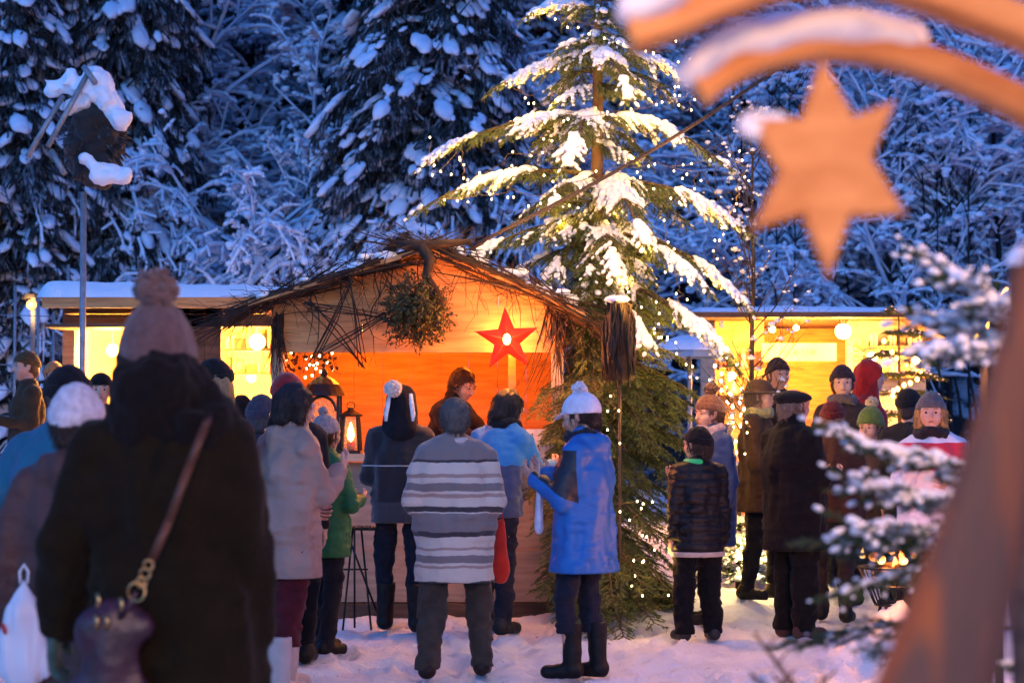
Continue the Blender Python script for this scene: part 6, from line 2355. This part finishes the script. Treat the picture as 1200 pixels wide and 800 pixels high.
# hanging star
sd_ = 2.88
cx_, cy_ = 966, 196
outl = [(962, 70), (999, 137), (1049, 118), (1022, 186), (1062, 252), (996, 256), (971, 327), (940, 254), (879, 272), (912, 203), (872, 134), (938, 140)]
star = empty('hanging_star', P(cx_, cy_, sd_))
tag(star, 'six pointed wooden star with a little snow hanging under the wooden arch', 'star')
so_ = star.location
mb = MB()
f_ = [P(x, y, sd_) - so_ for x, y in outl]
ctr = Vector((0, 0, 0))
V = []
ins = .90
for p in f_:
    V.append(tuple(p * ins + Vector((0, -.018, 0))))
for p in f_:
    V.append(tuple(p + Vector((0, -.008, 0))))
for p in f_:
    V.append(tuple(p + Vector((0, .012, 0))))
V += [(0, -.018, 0), (0, .012, 0)]
n = 12
Fq = [(i, n + i, n + (i + 1) % n, (i + 1) % n) for i in range(n)] + [(n + i, 2 * n + i, 2 * n + (i + 1) % n, n + (i + 1) % n) for i in range(n)]
mb.add(V, Fq)
mb.Fc.append((np.array([(3 * n, i, (i + 1) % n) for i in range(n)], np.int32), 0))
mb.Fc.append((np.array([(3 * n + 1, 2 * n + (i + 1) % n, 2 * n + i) for i in range(n)], np.int32), 0))
mb.build('star_board', M['wood_near'], star)
v = Vol((-.15, -.04, .02), (0, .04, .14), .005)
A, B = P(884, 146, sd_) - so_, P(925, 147, sd_) - so_
v.cone(A, B, .018, .012, .01, (1, 1.1, 1)).cone(A + Vector((.0, 0, .0)), A + Vector((.03, 0, .004)), .02, .016, .01).wrinkle(.006, 30, 30, 30, 2)
V, Fs = v.mesh()
MB().add(V, Fs).build('snow', M['snow'], star, True)
MB().tube([P(962, 74, sd_) - so_, P(962, 60, AD - .03) - so_], .002, 4).build('cord', M['black'], star)

# leaning post at the right edge
pw = [P(x, y, 2.3) for x, y in spline([(1262, 180), (1238, 300), (1208, 420), (1166, 570), (1130, 695), (1084, 850)], 6)]
ww = np.interp(np.linspace(0, 1, len(pw)), [0, .25, .5, .75, 1], [.04, .075, .082, .10, .135])
rows = []
for i, p in enumerate(pw):
    t = (pw[min(i + 1, len(pw) - 1)] - pw[max(i - 1, 0)]).normalized()
    nn = Vector((-t.z, 0, t.x))
    w2_ = ww[i] / 2
    sec = []
    for a in np.linspace(0, 2 * math.pi, 17)[:-1]:
        ca, sa = math.cos(a), math.sin(a)
        pwv = 4
        rr = 1 / (abs(ca) ** pwv + abs(sa) ** pwv) ** (1 / pwv)
        sec.append(p + nn * (w2_ * ca * rr) + Vector((0, w2_ * .8 * sa * rr, 0)))
    rows.append(sec)
# down to the snow
end = pw[-1]
dirn = (pw[-1] - pw[-4]).normalized()
k_ = (end.z + .02) / -dirn.z
rows.append([q_ + dirn * k_ for q_ in rows[-1]])
mb = MB()
loft(mb, rows)
tag(mb.build('leaning_post', M['post_wood'], None, True), 'thick leaning wooden post of the arch at the right edge, close to the camera', 'post')
MB
p = P(1207, 310, 4.2)
mb = MB()
mb.tube([(p.x, 4.2, 0), (p.x, 4.2, p.z)], .045, 12)
pp_ = mb.build('round_post', M['ply_dark'], None, True)
tag(pp_, 'upright grey brown post with a snow cap at the right edge behind the leaning post', 'post')
MB().blobs([(p.x, 4.2, p.z + .01)], [(.05, .05, .03)], sub=2).build('snow', M['snow'], pp_, True)

# ---------------------------------------------------------------- snowy fir boughs close at the right
d = 5.3
x = P(1205, 600, d).x
nf_ = empty('snowy_fir', (x, d, 0))
tag(nf_, 'young snow laden fir reaching into the picture from the right, close to the camera', 'fir tree')
no = Vector((x, d, 0))
S = Spray(77)
for py0, px, py, dd, wd, sn, arch_, ft in ((650, 1000, 690, -.2, .12, .5, .1, 1.0), (640, 1045, 640, -.2, .12, .6, .1, 1.0), (395, 1078, 300, .1, .13, 1.3, .05, 1.25), (390, 1110, 330, -.2, .12, 1.4, .08, 1.4), (415, 1080, 378, .1, .12, 1.3, .1, 1.5), (440, 1092, 405, -.2, .12, 1.2, .14, 1.6), 
                                       (590, 985, 512, 0, .08, 1.2, .02, 1.2), (600, 1010, 560, -.2, .12, 1.2, .05, 1.4), (620, 1050, 545, .1, .12, 1.1, .1, 1.4), (660, 960, 650, .0, .14, .5, .1, 1.2), (690, 1010, 620, -.3, .13, .9, .1, 1.4),
                                       (740, 955, 745, .2, .13, .3, .1, 1), (790, 1040, 750, -.3, .13, .5, .1, 1.2), (830, 1010, 830, -.4, .15, .6, .1, 1.2), (700, 1090, 690, -.4, .13, .7, .1, 1.2),
                                       (480, 1260, 430, 0, .13, 1, .1, 1.2), (600, 1290, 560, 0, .15, 1, .1, 1.2), (700, 1300, 680, 0, .15, 1, .1, 1.2)):
    bz = P(1205, py0, d).z
    S.bough((0, 0, bz), tuple(P(px, py, d + dd) - no), wd, arch_, sn, step=.022, twl=.06, hang=.35, fat=.43 * ft)
MB().tube([(0, 0, -.05), (0, 0, 1.2), (.01, 0, P(1205, 340, d).z)], [.035, .022, .006], 8).build('trunk', M['bark'], nf_, True)
S.needle_mb(.0022).build('crown', M['needles'], nf_)
S.wood_mb().build('branches', M['bark'], nf_, True)
S.snow_mb(1).build('snow', M['tree_snow'], nf_, True)
# bare shoots poking out of the snow
mb = MB()
rr = random.Random(5)
b0 = P(950, 840, 4.6)
for (px, py) in ((884, 741), (905, 790), (965, 790), (880, 792)):
    e_ = P(px, py, 4.6)
    mid = b0.lerp(e_, .5) + Vector((.015, 0, -.01))
    mb.tube([b0, mid, e_], [.009, .007, .004], 6)
    for q_ in (.4, .6, .8):
        s0 = b0.lerp(e_, q_)
        mb.tube([s0, s0 + Vector((rr.uniform(-.04, .04), 0, .03))], [.004, .002], 4)
o2 = mb.build('bare_shoots', mat('shoot_bark', (.16, .10, .07), .8, None, 20, .3), None, True)
tag(o2, 'bare brown shoots sticking up out of the snow left of the snowy fir', 'shoots')

# unseen street lamps for arch and crowd, and a lamp added for the fir
lamp('street_light', (-.4, .8, 2.35), (1, .43, .085), 17 * AK, .12)
lamp('street_light', (2.0, 3.6, 2.5), (1, .48, .2), 15 * AK, .12)  # no street lamp: added out of frame to warm the near fir's snow
lamp('street_light', (2.5, -3.5, 6.0), (1, .62, .36), 900 * BK, .35)

for o_ in list(bpy.data.objects):
    if o_.parent is not None and o_.type == 'MESH' and o_.name.startswith('snow'):
        o_['kind'] = 'stuff'
